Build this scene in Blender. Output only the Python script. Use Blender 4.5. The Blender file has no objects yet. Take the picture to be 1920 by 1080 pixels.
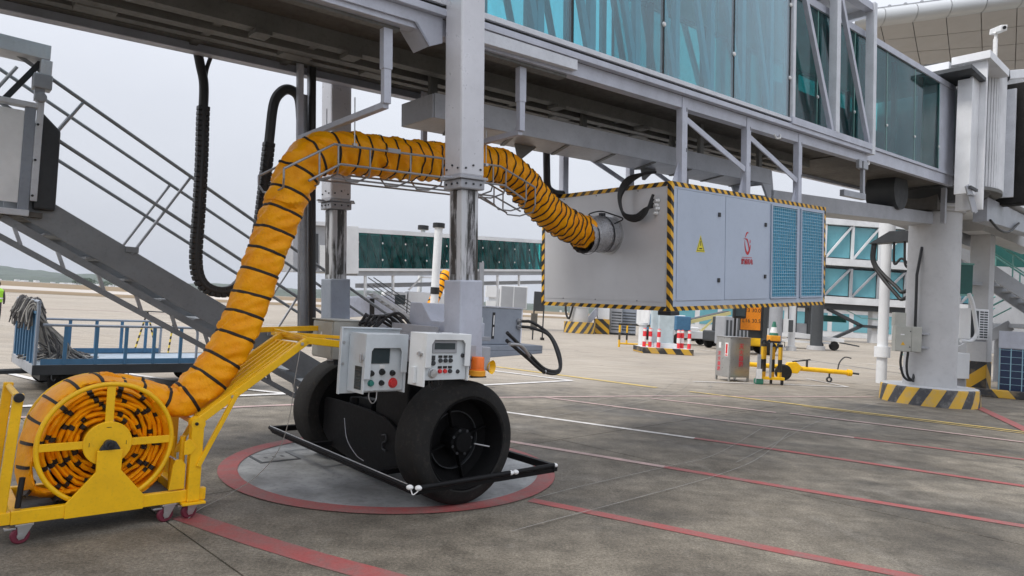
import bpy, bmesh, math, random
from mathutils import Vector, Matrix, Quaternion
R = math.radians
random.seed(7)
sc = bpy.context.scene
C = sc.collection

# ------------------------------------------------------------------ camera
cam_d = bpy.data.cameras.new('camera')
cam = bpy.data.objects.new('camera', cam_d); C.objects.link(cam)
cam_d.sensor_width = 36.0
cam_d.lens = 36.0 * 1271.0 / 1920.0
cam_d.clip_start = 0.05; cam_d.clip_end = 20000
# camera axes (right, up, back) in world space: eye 1.75 m up, tipped up 1.7 degrees, rolled 3.3 degrees
cx_ = Vector((0.998377, -0.001736, 0.056908))
cf_ = Vector((0.0, 0.999535, 0.030493))
cx_ = (cx_ - cf_ * cx_.dot(cf_)).normalized(); cu_ = cx_.cross(cf_)
cam.matrix_world = Matrix(((cx_.x, cu_.x, -cf_.x, 0), (cx_.y, cu_.y, -cf_.y, 0), (cx_.z, cu_.z, -cf_.z, 1.75), (0, 0, 0, 1)))
sc.camera = cam

# ------------------------------------------------------------------ sky, sun, exposure (bright overcast)
SUN_EL, SUN_AZ = 52.0, 238.0
w = bpy.data.worlds.new('World'); sc.world = w; w.use_nodes = True
nt = w.node_tree; nt.nodes.clear()
def wn(t, **k):
    n = nt.nodes.new(t)
    for a, b in k.items(): setattr(n, a, b)
    return n
sky = wn('ShaderNodeTexSky', sky_type='NISHITA', sun_disc=False, sun_elevation=R(SUN_EL), sun_rotation=R(SUN_AZ), air_density=1.0, dust_density=6.0, ozone_density=1.0)
hs = wn('ShaderNodeHueSaturation'); hs.inputs['Saturation'].default_value = 0.35; nt.links.new(sky.outputs[0], hs.inputs['Color'])
tc = wn('ShaderNodeTexCoord'); mp = wn('ShaderNodeMapping'); mp.inputs['Scale'].default_value = (1, 1, 2.2)
nz = wn('ShaderNodeTexNoise'); nz.inputs['Scale'].default_value = 1.6; nz.inputs['Detail'].default_value = 5; nz.inputs['Roughness'].default_value = .5
nt.links.new(tc.outputs['Generated'], mp.inputs[0]); nt.links.new(mp.outputs[0], nz.inputs['Vector'])
cr = wn('ShaderNodeValToRGB'); cr.color_ramp.elements[0].position = .3; cr.color_ramp.elements[0].color = (4.7, 4.95, 5.55, 1)
cr.color_ramp.elements[1].position = .7; cr.color_ramp.elements[1].color = (5.55, 5.8, 6.35, 1)
nt.links.new(nz.outputs[0], cr.inputs[0])
mx = wn('ShaderNodeMixRGB'); mx.inputs[0].default_value = .86
# overcast sky, brightness raised toward the zenith for more light on surfaces below
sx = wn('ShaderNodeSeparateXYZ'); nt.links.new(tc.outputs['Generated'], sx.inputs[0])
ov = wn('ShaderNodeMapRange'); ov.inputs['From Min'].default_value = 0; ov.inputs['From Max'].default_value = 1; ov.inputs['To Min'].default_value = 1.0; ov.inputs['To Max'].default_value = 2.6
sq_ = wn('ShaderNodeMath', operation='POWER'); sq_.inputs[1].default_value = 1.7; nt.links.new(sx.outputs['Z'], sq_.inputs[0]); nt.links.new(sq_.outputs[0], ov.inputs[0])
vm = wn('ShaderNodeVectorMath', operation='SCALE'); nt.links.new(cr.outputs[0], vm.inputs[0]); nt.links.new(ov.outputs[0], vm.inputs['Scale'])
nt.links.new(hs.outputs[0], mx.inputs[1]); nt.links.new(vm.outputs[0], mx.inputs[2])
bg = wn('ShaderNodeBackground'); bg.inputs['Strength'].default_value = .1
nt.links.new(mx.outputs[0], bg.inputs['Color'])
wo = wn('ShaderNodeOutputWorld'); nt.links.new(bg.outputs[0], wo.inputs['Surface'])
sd = bpy.data.lights.new('sun', 'SUN'); sd.energy = 1.5; sd.angle = R(14); sd.color = (1, .96, .9)
so = bpy.data.objects.new('sun', sd); C.objects.link(so)
sdir = Vector((math.sin(R(SUN_AZ)) * math.cos(R(SUN_EL)), math.cos(R(SUN_AZ)) * math.cos(R(SUN_EL)), math.sin(R(SUN_EL))))
so.rotation_mode = 'QUATERNION'; so.rotation_quaternion = sdir.to_track_quat('Z', 'Y')
sc.view_settings.view_transform = 'Standard'; sc.view_settings.look = 'None'
sc.view_settings.exposure = 0.46; sc.view_settings.gamma = 1
sc.cycles.transparent_max_bounces = 24
sc.cycles.max_bounces = 8

# ------------------------------------------------------------------ materials
def base_mat(name):
    m = bpy.data.materials.new(name); m.use_nodes = True
    t = m.node_tree; b = t.nodes['Principled BSDF']
    return m, t, b
def mk(t, ty, **k):
    n = t.nodes.new(ty)
    for a, v in k.items(): setattr(n, a, v)
    return n
def noise(t, scale, detail=4, rough=.55, vec=None, sc3=None):
    n = mk(t, 'ShaderNodeTexNoise'); n.inputs['Scale'].default_value = scale; n.inputs['Detail'].default_value = detail; n.inputs['Roughness'].default_value = rough
    if vec is None:
        g = mk(t, 'ShaderNodeNewGeometry'); vec = g.outputs['Position']
    if sc3:
        mpn = mk(t, 'ShaderNodeMapping'); mpn.inputs['Scale'].default_value = sc3; t.links.new(vec, mpn.inputs[0]); vec = mpn.outputs[0]
    t.links.new(vec, n.inputs['Vector'])
    return n
def ramp(t, src, p0, c0, p1, c1):
    r = mk(t, 'ShaderNodeValToRGB'); e = r.color_ramp.elements
    e[0].position = p0; e[0].color = (*c0, 1) if len(c0) == 3 else c0
    e[1].position = p1; e[1].color = (*c1, 1) if len(c1) == 3 else c1
    t.links.new(src, r.inputs[0]); return r
def mixc(t, fac, a, b, mode='MIX'):
    m = mk(t, 'ShaderNodeMixRGB', blend_type=mode)
    for i, v in enumerate((fac, a, b)):
        if hasattr(v, 'is_linked') or hasattr(v, 'links'): t.links.new(v, m.inputs[i])
        elif i == 0: m.inputs[0].default_value = v
        else: m.inputs[i].default_value = (*v, 1)
    return m.outputs[0]
def paint(name, col, rough=.45, metal=0.0, var=.12, scale=3.0, dirt=.25, dirtcol=None, bump=.02, coat=0.0):
    """painted or bare metal: slow tone drift, scuffed roughness, grime blotches"""
    m, t, b = base_mat(name)
    n1 = noise(t, scale, 5); n2 = noise(t, scale * 9, 6, .65)
    lo = tuple(max(0, c * (1 - var)) for c in col); hi = tuple(min(1, c * (1 + var)) for c in col)
    r1 = ramp(t, n1.outputs[0], .3, lo, .7, hi)
    dc = dirtcol or tuple(c * .45 for c in col)
    r2 = ramp(t, n2.outputs[0], .52, (0, 0, 0), .80, (dirt, dirt, dirt))
    out = mixc(t, r2.outputs[0], r1.outputs[0], dc)
    t.links.new(out, b.inputs['Base Color'])
    r3 = ramp(t, n2.outputs[0], .3, (rough * .85,) * 3, .8, (min(1, rough * 1.3),) * 3)
    t.links.new(r3.outputs[0], b.inputs['Roughness'])
    b.inputs['Metallic'].default_value = metal
    if coat: b.inputs['Coat Weight'].default_value = coat
    if bump:
        bp = mk(t, 'ShaderNodeBump'); bp.inputs['Strength'].default_value = bump; bp.inputs['Distance'].default_value = .02
        n3 = noise(t, scale * 25, 3); t.links.new(n3.outputs[0], bp.inputs['Height']); t.links.new(bp.outputs[0], b.inputs['Normal'])
    return m
def flat(name, col, rough=.6, metal=0.0, emit=None):
    m, t, b = base_mat(name)
    n = noise(t, 14, 4); r = ramp(t, n.outputs[0], .3, tuple(c * .9 for c in col), .7, tuple(min(1, c * 1.08) for c in col))
    t.links.new(r.outputs[0], b.inputs['Base Color'])
    b.inputs['Roughness'].default_value = rough; b.inputs['Metallic'].default_value = metal
    if emit: b.inputs['Emission Color'].default_value = (*col, 1); b.inputs['Emission Strength'].default_value = emit
    return m
def glass(name, tint, refl=1.0, rough=.02):
    m = bpy.data.materials.new(name); m.use_nodes = True; t = m.node_tree; t.nodes.clear()
    tr = mk(t, 'ShaderNodeBsdfTransparent'); tr.inputs[0].default_value = (*tint, 1)
    gl = mk(t, 'ShaderNodeBsdfGlossy'); gl.inputs['Roughness'].default_value = rough; gl.inputs['Color'].default_value = (.9, .95, 1, 1)
    lw_ = mk(t, 'ShaderNodeLayerWeight'); lw_.inputs[0].default_value = .5
    p5 = mk(t, 'ShaderNodeMath', operation='POWER'); p5.inputs[1].default_value = 4.0; t.links.new(lw_.outputs['Facing'], p5.inputs[0])
    mu = mk(t, 'ShaderNodeMath', operation='MULTIPLY_ADD'); mu.inputs[1].default_value = 1.0 * refl; mu.inputs[2].default_value = .05 * refl; mu.use_clamp = True
    t.links.new(p5.outputs[0], mu.inputs[0])
    n = noise(t, 1.3, 4); rr = ramp(t, n.outputs[0], .35, (0, 0, 0), .75, (.09, .09, .09))
    ad = mk(t, 'ShaderNodeMath', operation='ADD'); t.links.new(mu.outputs[0], ad.inputs[0]); ad.inputs[1].default_value = 0.0
    ms = mk(t, 'ShaderNodeMixShader'); t.links.new(ad.outputs[0], ms.inputs[0]); t.links.new(tr.outputs[0], ms.inputs[1]); t.links.new(gl.outputs[0], ms.inputs[2])
    df = mk(t, 'ShaderNodeBsdfDiffuse'); df.inputs[0].default_value = (.55, .6, .62, 1)       # film of dust
    m2 = mk(t, 'ShaderNodeMixShader'); t.links.new(rr.outputs[0], m2.inputs[0]); t.links.new(ms.outputs[0], m2.inputs[1]); t.links.new(df.outputs[0], m2.inputs[2])
    o = mk(t, 'ShaderNodeOutputMaterial'); t.links.new(m2.outputs[0], o.inputs[0])
    return m
def hazard(name, axis=(1, 0, 1), period=.16, c1=(.78, .42, .02), c2=(.015, .014, .014), wear=.3):
    """diagonal stripes in object space along axis"""
    m, t, b = base_mat(name)
    tcn = mk(t, 'ShaderNodeTexCoord'); dot = mk(t, 'ShaderNodeVectorMath', operation='DOT_PRODUCT'); dot.inputs[1].default_value = axis
    t.links.new(tcn.outputs['Object'], dot.inputs[0])
    dv = mk(t, 'ShaderNodeMath', operation='DIVIDE'); dv.inputs[1].default_value = period; t.links.new(dot.outputs['Value'], dv.inputs[0])
    fc = mk(t, 'ShaderNodeMath', operation='FRACT'); t.links.new(dv.outputs[0], fc.inputs[0])
    gt = mk(t, 'ShaderNodeMath', operation='GREATER_THAN'); gt.inputs[1].default_value = .5; t.links.new(fc.outputs[0], gt.inputs[0])
    col = mixc(t, gt.outputs[0], c1, c2)
    n = noise(t, 2.5, 5); r = ramp(t, n.outputs[0], .5, (0, 0, 0), .8, (wear * 2, wear * 2, wear * 2))
    col = mixc(t, r.outputs[0], col, tuple(.5 * x + .18 for x in c1))
    n2 = noise(t, 26, 5, .7); r2 = ramp(t, n2.outputs[0], .55, (0, 0, 0), .85, (wear, wear, wear))
    col = mixc(t, r2.outputs[0], col, (.22, .2, .17))
    t.links.new(col, b.inputs['Base Color']); b.inputs['Roughness'].default_value = .55
    return m

M = {}
M['white'] = paint('white_painted_steel', (.62, .64, .68), .4, dirt=.3)
M['panelwhite'] = paint('white_cladding', (.72, .73, .75), .4, dirt=.15, scale=1.5)
M['grey'] = paint('grey_painted_steel', (.36, .37, .40), .4, dirt=.3)
M['bluegrey'] = paint('blue_grey_paint', (.27, .30, .35), .45, dirt=.25)
M['lightgrey'] = paint('light_grey_paint', (.47, .49, .56), .4, dirt=.25)
M['column'] = paint('column_grey_paint', (.60, .60, .63), .30, metal=.2, dirt=.15, scale=1.2)
M['galv'] = paint('galvanised_steel', (.34, .35, .37), .42, metal=.6, dirt=.3)
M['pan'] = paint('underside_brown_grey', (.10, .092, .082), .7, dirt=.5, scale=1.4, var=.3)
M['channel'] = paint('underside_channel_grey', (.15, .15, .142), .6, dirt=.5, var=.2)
M['dark'] = paint('dark_grey_steel', (.045, .048, .052), .5, dirt=.3)
M['stair'] = paint('stair_grey_steel', (.24, .255, .27), .5, dirt=.35)
M['black'] = paint('black_paint', (.009, .009, .010), .5, dirt=.35, dirtcol=(.03, .028, .026))
M['wheelblack'] = paint('wheel_black', (.0065, .0065, .007), .75, dirt=.3, dirtcol=(.016, .015, .014), bump=0)
M['cable'] = flat('black_cable_rubber', (.014, .014, .015), .45)
M['rubber'] = paint('tyre_rubber', (.020, .0195, .019), .75, dirt=.6, dirtcol=(.075, .066, .057), scale=2.6, var=.3, bump=.12)
M['yellow'] = paint('yellow_enamel', (.93, .52, .003), .42, dirt=.30, dirtcol=(.34, .20, .02), var=.09, scale=5)
M['ac'] = paint('air_unit_grey', (.42, .48, .58), .42, dirt=.10, scale=1.0, var=.05)
M['acside'] = paint('air_unit_brushed_lit', (.60, .60, .61), .38, metal=.25, dirt=.08, scale=.8, var=.07)  # brushed finish; colour raised to carry light falling on the left side
M['foil'] = paint('foil_collar', (.55, .55, .57), .28, metal=.75, dirt=.2, scale=9, bump=.5)
M['beige'] = paint('beige_cabinet', (.42, .42, .38), .5, dirt=.15)
M['ctrl'] = paint('control_box_white', (.60, .64, .66), .38, dirt=.12)
M['ctrl2'] = paint('control_box_bright', (.72, .74, .74), .35, dirt=.08)
M['brightwhite'] = paint('bright_white_panel', (.86, .87, .88), .35, dirt=.08)
M['screen'] = flat('lcd_screen', (.035, .05, .055), .12)
M['red'] = flat('red_plastic', (.62, .03, .03), .35)
M['green'] = flat('green_plastic', (.02, .18, .15), .4)
M['orange'] = flat('orange_lens', (.85, .17, .01), .25)
M['amber'] = flat('amber_base', (.85, .36, .02), .35)
M['blk'] = flat('black_plastic', (.012, .012, .013), .4)
M['wht'] = flat('white_plastic', (.75, .75, .74), .4)
M['caster'] = flat('maroon_wheel', (.16, .02, .04), .5)
M['zinc'] = paint('zinc_plate', (.5, .5, .5), .35, metal=.8, dirt=.3)
M['blue'] = paint('blue_paint_worn', (.06, .17, .30), .5, dirt=.45, dirtcol=(.16, .17, .18), scale=6)
M['steelbox'] = paint('stainless_sheet', (.42, .42, .41), .3, metal=.7, dirt=.25, scale=2)
M['haz'] = hazard('hazard_tape', (1, 0, 1), .15)
M['hazL'] = hazard('hazard_tape_cross', (0, 1, 1), .15)
M['hazV'] = hazard('hazard_tape_upright', (.9, -.9, 1), .15, wear=.12)
def hazard_round(name, radius, period, c1, c2):
    m, t, b = base_mat(name); tcn = mk(t, 'ShaderNodeTexCoord'); sp = mk(t, 'ShaderNodeSeparateXYZ'); t.links.new(tcn.outputs['Object'], sp.inputs[0])
    def ma(op, a, b_=0.0):
        n = mk(t, 'ShaderNodeMath', operation=op)
        for i, v in enumerate((a, b_)):
            if isinstance(v, (int, float)): n.inputs[i].default_value = v
            else: t.links.new(v, n.inputs[i])
        return n.outputs[0]
    ang = ma('MULTIPLY', ma('ARCTAN2', sp.outputs[1], sp.outputs[0]), radius)
    fr_ = ma('FRACT', ma('DIVIDE', ma('ADD', ma('SUBTRACT', ang, ma('MULTIPLY', sp.outputs[2], .55)), 20.0), period))
    col = mixc(t, ma('GREATER_THAN', fr_, .52), c1, c2)
    n = noise(t, 6, 6, .7); r = ramp(t, n.outputs[0], .48, (0, 0, 0), .72, (.55, .55, .55)); col = mixc(t, r.outputs[0], col, (.34, .33, .31))
    t.links.new(col, b.inputs['Base Color']); b.inputs['Roughness'].default_value = .6; return m
M['hazbase'] = hazard_round('hazard_base', 1.07, .56, (.66, .40, .05), (.06, .062, .07))
M['hazkerb'] = hazard('hazard_kerb', (1, 0, .8), .8, (.62, .36, .03), (.03, .03, .033), .35)
M['hazcol'] = hazard('hazard_column', (1, 1, 1.2), 1.0, (.55, .30, .01), (.02, .02, .02), .3)
M['hazpole'] = hazard('hazard_pole', (0, 0, 1), .8, (.75, .42, .01), (.015, .015, .015), .15)
M['redwhite'] = hazard('red_white_bollard', (0, 0, 1), .5, (.72, .03, .04), (.75, .74, .73), .1)
M['glass'] = glass('teal_glass', (.55, .87, .91), 1.6)
M['glass2'] = glass('green_glass', (.26, .62, .62), .45)
M['glassfar'] = glass('far_teal_glass', (.16, .72, .68), .5, .05)
M['glassfar2'] = flat('far_pale_glass', (.16, .40, .46), .08)
M['gasket'] = flat('black_gasket', (.01, .011, .012), .6)
M['concrete'] = paint('pier_concrete', (.50, .50, .505), .75, dirt=.2, scale=.9, var=.1)
M['soffit'] = paint('soffit_panel', (.40, .385, .37), .5, dirt=.06, scale=.15, var=.05)
M['eave'] = paint('eave_aluminium', (.52, .53, .53), .36, metal=.4, dirt=.0, scale=.2, var=.04, bump=0)
M['farwhite'] = paint('far_white_steel', (.70, .71, .72), .5, dirt=.15, scale=.5)
M['fargrey'] = paint('far_grey_steel', (.33, .34, .36), .55, dirt=.2, scale=.6)
M['fardark'] = paint('far_dark_steel', (.05, .055, .06), .55, dirt=.2, scale=.6)
M['solar'] = flat('blue_fin_panel', (.018, .035, .085), .25)
M['fin'] = flat('condenser_fin_blue', (.03, .33, .52), .5)
M['wire'] = flat('wire_guard', (.30, .50, .60), .5)
M['yellowpale'] = flat('pale_yellow_paint', (.62, .55, .25), .5)
M['skin'] = flat('skin', (.42, .25, .17), .6)
M['hair'] = flat('dark_hair', (.015, .012, .01), .7)
M['vest'] = flat('lime_vest', (.35, .72, .05), .7)
M['trouser'] = flat('dark_trousers', (.06, .05, .06), .8)
M['coneg'] = flat('green_cone', (.03, .17, .11), .6)
M['net'] = flat('grey_net_rope', (.34, .32, .29), .9)
M['netd'] = flat('dark_net_rope', (.10, .095, .095), .9)
M['teal'] = flat('dark_teal_reflection', (.01, .10, .085), .4)
M['tealrail'] = flat('pale_teal_rail', (.16, .36, .32), .5)

for k_, v_ in (('black', .15), ('wheelblack', .12), ('rubber', .18), ('dark', .3)): M[k_].node_tree.nodes['Principled BSDF'].inputs['Specular IOR Level'].default_value = v_
def ground_mat():
    m, t, b = base_mat('apron_concrete')
    g = mk(t, 'ShaderNodeNewGeometry'); P = g.outputs['Position']
    big = noise(t, .07, 6, .6, P); med = noise(t, .6, 6, .62, P); fine = noise(t, 45, 4, .7, P); grit = noise(t, 130, 3, .7, P)
    drag = noise(t, 1.0, 5, .6, P, (.5, 2.6, 1))
    # the stand itself is old dark concrete, the taxi lane beyond is pale
    sep = mk(t, 'ShaderNodeSeparateXYZ'); t.links.new(P, sep.inputs[0])
    def ma(op, a, b_):
        n = mk(t, 'ShaderNodeMath', operation=op)
        for i, v in enumerate((a, b_)):
            if isinstance(v, (int, float)): n.inputs[i].default_value = v
            else: t.links.new(v, n.inputs[i])
        return n.outputs[0]
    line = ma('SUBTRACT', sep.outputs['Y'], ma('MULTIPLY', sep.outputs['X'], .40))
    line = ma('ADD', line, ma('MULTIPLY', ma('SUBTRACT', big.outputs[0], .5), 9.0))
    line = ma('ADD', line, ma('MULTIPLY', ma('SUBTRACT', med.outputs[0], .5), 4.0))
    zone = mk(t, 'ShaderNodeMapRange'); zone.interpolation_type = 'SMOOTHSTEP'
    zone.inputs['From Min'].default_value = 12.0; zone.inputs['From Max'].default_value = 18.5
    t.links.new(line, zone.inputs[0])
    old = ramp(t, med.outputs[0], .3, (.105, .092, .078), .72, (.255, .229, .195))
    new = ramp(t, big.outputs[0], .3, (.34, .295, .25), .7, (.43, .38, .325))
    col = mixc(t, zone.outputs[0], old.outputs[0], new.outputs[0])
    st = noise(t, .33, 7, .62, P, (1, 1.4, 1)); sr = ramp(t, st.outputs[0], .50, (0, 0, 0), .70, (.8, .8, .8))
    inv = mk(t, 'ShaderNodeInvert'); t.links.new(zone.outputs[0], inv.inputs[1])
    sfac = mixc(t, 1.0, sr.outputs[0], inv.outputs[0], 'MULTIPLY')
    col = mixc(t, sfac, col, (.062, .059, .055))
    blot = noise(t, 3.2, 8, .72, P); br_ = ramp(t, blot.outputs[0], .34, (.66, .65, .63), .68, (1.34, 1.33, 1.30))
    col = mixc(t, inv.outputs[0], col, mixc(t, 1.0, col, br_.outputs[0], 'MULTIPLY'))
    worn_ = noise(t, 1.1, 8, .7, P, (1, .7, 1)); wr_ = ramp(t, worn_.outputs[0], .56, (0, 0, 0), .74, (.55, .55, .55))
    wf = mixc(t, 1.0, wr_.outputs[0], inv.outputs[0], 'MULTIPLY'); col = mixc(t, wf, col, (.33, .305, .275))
    spot = noise(t, 2.1, 2, .4, P); sp2 = ramp(t, spot.outputs[0], .735, (0, 0, 0), .76, (.75, .75, .75)); col = mixc(t, sp2.outputs[0], col, (.045, .042, .04))
    dr = ramp(t, drag.outputs[0], .35, (.8, .8, .8), .7, (1.12, 1.12, 1.12))
    col = mixc(t, 1.0, col, dr.outputs[0], 'MULTIPLY')
    fr = ramp(t, fine.outputs[0], .3, (.52, .515, .50), .72, (1.44, 1.43, 1.38))
    col = mixc(t, 1.0, col, fr.outputs[0], 'MULTIPLY')
    gr = ramp(t, grit.outputs[0], .32, (.60, .60, .60), .68, (1.40, 1.39, 1.36))
    col = mixc(t, 1.0, col, gr.outputs[0], 'MULTIPLY')
    t.links.new(col, b.inputs['Base Color'])
    rr = ramp(t, st.outputs[0], .4, (.82, .82, .82), .7, (.55, .55, .55)); t.links.new(rr.outputs[0], b.inputs['Roughness'])
    b.inputs['Specular IOR Level'].default_value = .35
    bp = mk(t, 'ShaderNodeBump'); bp.inputs['Strength'].default_value = .25; bp.inputs['Distance'].default_value = .006
    t.links.new(fine.outputs[0], bp.inputs['Height']); t.links.new(bp.outputs[0], b.inputs['Normal'])
    return m
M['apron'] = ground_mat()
def paintline(name, col, wear=.5):
    m, t, b = base_mat(name)
    n = noise(t, 4, 9, .74); n2 = noise(t, 60, 4, .7)
    r = ramp(t, n.outputs[0], .40, (0, 0, 0), .66, (wear, wear, wear))
    c_ = mixc(t, r.outputs[0], col, (.17, .16, .145))
    r2 = ramp(t, n2.outputs[0], .3, (.78, .78, .78), .72, (1.12, 1.12, 1.12))
    c_ = mixc(t, 1.0, c_, r2.outputs[0], 'MULTIPLY')
    t.links.new(c_, b.inputs['Base Color']); b.inputs['Roughness'].default_value = .7
    return m
M['redline'] = paintline('red_floor_paint', (.36, .082, .078), .62)
M['pinkline'] = paintline('faded_pink_paint', (.52, .36, .33), .6)
M['whiteline'] = paintline('white_floor_paint', (.74, .71, .68), .45)
M['yellowline'] = paintline('yellow_floor_paint', (.66, .47, .13), .6)
M['scuff'] = paintline('chalky_wheel_mark', (.40, .385, .36), .9)
M['disc'] = paint('patched_grey_concrete', (.27, .275, .275), .75, dirt=.75, dirtcol=(.15, .148, .145), scale=2.0, var=.45, bump=.08)

# ------------------------------------------------------------------ mesh helper
class MB:
    def __init__(s): s.v = []; s.f = []
    def add(s, vs, fs):
        o = len(s.v); s.v += [tuple(p) for p in vs]; s.f += [tuple(i + o for i in f) for f in fs]; return s
    def box(s, x0, x1, y0, y1, z0, z1):
        vs = [(x, y, z) for x in (x0, x1) for y in (y0, y1) for z in (z0, z1)]
        return s.add(vs, [(0, 1, 3, 2), (4, 6, 7, 5), (0, 4, 5, 1), (2, 3, 7, 6), (0, 2, 6, 4), (1, 5, 7, 3)])
    def beam(s, p, q, wd, h=None, up=(0, 0, 1)):
        p = Vector(p); q = Vector(q); h = h or wd; d = (q - p).normalized(); u = Vector(up)
        if abs(d.dot(u)) > .98: u = Vector((1, 0, 0))
        x = d.cross(u).normalized(); u = x.cross(d)
        vs = [b_ + x * (i * wd / 2) + u * (j * h / 2) for b_ in (p, q) for i in (-1, 1) for j in (-1, 1)]
        return s.add(vs, [(0, 1, 3, 2), (4, 6, 7, 5), (0, 4, 5, 1), (2, 3, 7, 6), (0, 2, 6, 4), (1, 5, 7, 3)])
    def tube(s, pts, r, seg=8, rfun=None, cap=True, flat=None, up=(0, 0, 1)):
        pts = [Vector(p) for p in pts]; n = len(pts); o = len(s.v)
        d0 = (pts[1] - pts[0]).normalized(); u = Vector(up)
        if abs(d0.dot(u)) > .95: u = Vector((1, 0, 0))
        x = d0.cross(u).normalized()
        for i in range(n):
            d = (pts[min(i + 1, n - 1)] - pts[max(i - 1, 0)]).normalized()
            x = (x - d * x.dot(d)).normalized(); y = x.cross(d)
            for k in range(seg):
                a = 2 * math.pi * k / seg
                rr = rfun(i, k) if rfun else r
                fx, fy = flat if flat else (1, 1)
                s.v.append(tuple(pts[i] + x * (math.cos(a) * rr * fx) + y * (math.sin(a) * rr * fy)))
        for i in range(n - 1):
            for k in range(seg):
                k2 = (k + 1) % seg
                s.f.append((o + i * seg + k, o + i * seg + k2, o + (i + 1) * seg + k2, o + (i + 1) * seg + k))
        if cap:
            s.f.append(tuple(o + k for k in range(seg))[::-1]); s.f.append(tuple(o + (n - 1) * seg + k for k in range(seg)))
        return s
    def cyl(s, p, q, r, seg=20): return s.tube([p, q], r, seg)
    def lathe(s, prof, O, ax, seg=32, a0=0.0, a1=2 * math.pi):
        """prof: list of (radius, along)"""
        O = Vector(O); ax = Vector(ax).normalized(); u = Vector((0, 0, 1)) if abs(ax.z) < .9 else Vector((1, 0, 0))
        x = ax.cross(u).normalized(); y = ax.cross(x); o = len(s.v); full = abs(a1 - a0 - 2 * math.pi) < 1e-6; m = seg if full else seg + 1
        for (r, h) in prof:
            for k in range(m):
                a = a0 + (a1 - a0) * k / seg
                s.v.append(tuple(O + ax * h + x * (math.cos(a) * r) + y * (math.sin(a) * r)))
        for i in range(len(prof) - 1):
            for k in range(seg):
                k2 = (k + 1) % m
                s.f.append((o + i * m + k, o + i * m + k2, o + (i + 1) * m + k2, o + (i + 1) * m + k))
        return s
    def prism(s, poly, O, U, V, D):
        O, U, V, D = map(Vector, (O, U, V, D)); n = len(poly)
        a = [O + U * p[0] + V * p[1] for p in poly]
        vs = a + [p + D for p in a]
        fs = [tuple(range(n))[::-1], tuple(range(n, 2 * n))] + [(i, (i + 1) % n, n + (i + 1) % n, n + i) for i in range(n)]
        return s.add(vs, fs)
    def sphere(s, c, r, seg=14, rings=9, sq=(1, 1, 1)):
        o = len(s.v)
        for i in range(rings + 1):
            th = math.pi * i / rings
            for k in range(seg):
                a = 2 * math.pi * k / seg
                s.v.append((c[0] + r * sq[0] * math.sin(th) * math.cos(a), c[1] + r * sq[1] * math.sin(th) * math.sin(a), c[2] + r * sq[2] * math.cos(th)))
        for i in range(rings):
            for k in range(seg):
                k2 = (k + 1) % seg
                s.f.append((o + i * seg + k, o + (i + 1) * seg + k, o + (i + 1) * seg + k2, o + i * seg + k2))
        return s
    def mesh(s, name, mat, smooth=False):
        me = bpy.data.meshes.new(name); me.from_pydata(s.v, [], s.f); me.validate(); me.update()
        bm = bmesh.new(); bm.from_mesh(me); bmesh.ops.recalc_face_normals(bm, faces=bm.faces); bm.to_mesh(me); bm.free()
        if mat: me.materials.append(M[mat] if isinstance(mat, str) else mat)
        if smooth:
            me.shade_smooth(); me.set_sharp_from_angle(angle=R(38))
        return me
def link(name, me, parent=None, loc=(0, 0, 0), rot=(0, 0, 0)):
    o = bpy.data.objects.new(name, me); C.objects.link(o); o.location = loc; o.rotation_euler = rot
    if parent: o.parent = parent
    return o
def part(name, mb, mat, parent, loc=(0, 0, 0), rot=(0, 0, 0), smooth=False, bevel=0.0):
    o = link(name, mb.mesh(name, mat, smooth), parent, loc, rot)
    if bevel:
        b = o.modifiers.new('bevel', 'BEVEL'); b.width = bevel; b.segments = 2; b.limit_method = 'ANGLE'; b.angle_limit = R(40)
    return o
def tag(o, label, cat, group=None):
    o['label'] = label; o['category'] = cat
    if group: o['group'] = group
    return o
def thing(name, label, cat, loc=(0, 0, 0), rotz=0.0, group=None):
    o = bpy.data.objects.new(name, None); C.objects.link(o); o.location = loc; o.rotation_euler = (0, 0, rotz); o.empty_display_size = .2
    return tag(o, label, cat, group)
def struct(name, mb, mat, smooth=False, loc=(0, 0, 0), kind='structure', rot=(0, 0, 0)):
    o = link(name, mb.mesh(name, mat, smooth), None, loc, rot); o['kind'] = kind; return o
def copy_tree(o, parent=None):
    c_ = o.copy(); C.objects.link(c_); c_.parent = parent
    for ch in list(o.children): copy_tree(ch, c_)
    return c_
def text_mesh(name, txt, size, mat, parent, mw, extrude=.0015, align='CENTER', offset=0.0):
    cu = bpy.data.curves.new(name, 'FONT'); cu.body = txt; cu.size = size; cu.align_x = align; cu.align_y = 'CENTER'; cu.extrude = extrude; cu.resolution_u = 3; cu.offset = offset
    to = bpy.data.objects.new(name, cu); C.objects.link(to)
    dg = bpy.context.evaluated_depsgraph_get(); me = bpy.data.meshes.new_from_object(to.evaluated_get(dg))
    bpy.data.objects.remove(to); bpy.data.curves.remove(cu)
    me.materials.clear(); me.materials.append(M[mat]); me.name = name
    o = bpy.data.objects.new(name, me); C.objects.link(o); o.parent = parent; o.matrix_local = mw; return o
def catmull(P, n=10):
    P = [Vector(p) for p in P]; Q = [P[0] * 2 - P[1]] + P + [P[-1] * 2 - P[-2]]; out = []
    for i in range(1, len(Q) - 2):
        for k in range(n):
            t = k / n; a, b, c_, d = Q[i - 1:i + 3]
            out.append(.5 * ((2 * b) + (c_ - a) * t + (2 * a - 5 * b + 4 * c_ - d) * t * t + (3 * b - a - 3 * c_ + d) * t ** 3))
    out.append(P[-1]); return out
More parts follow.
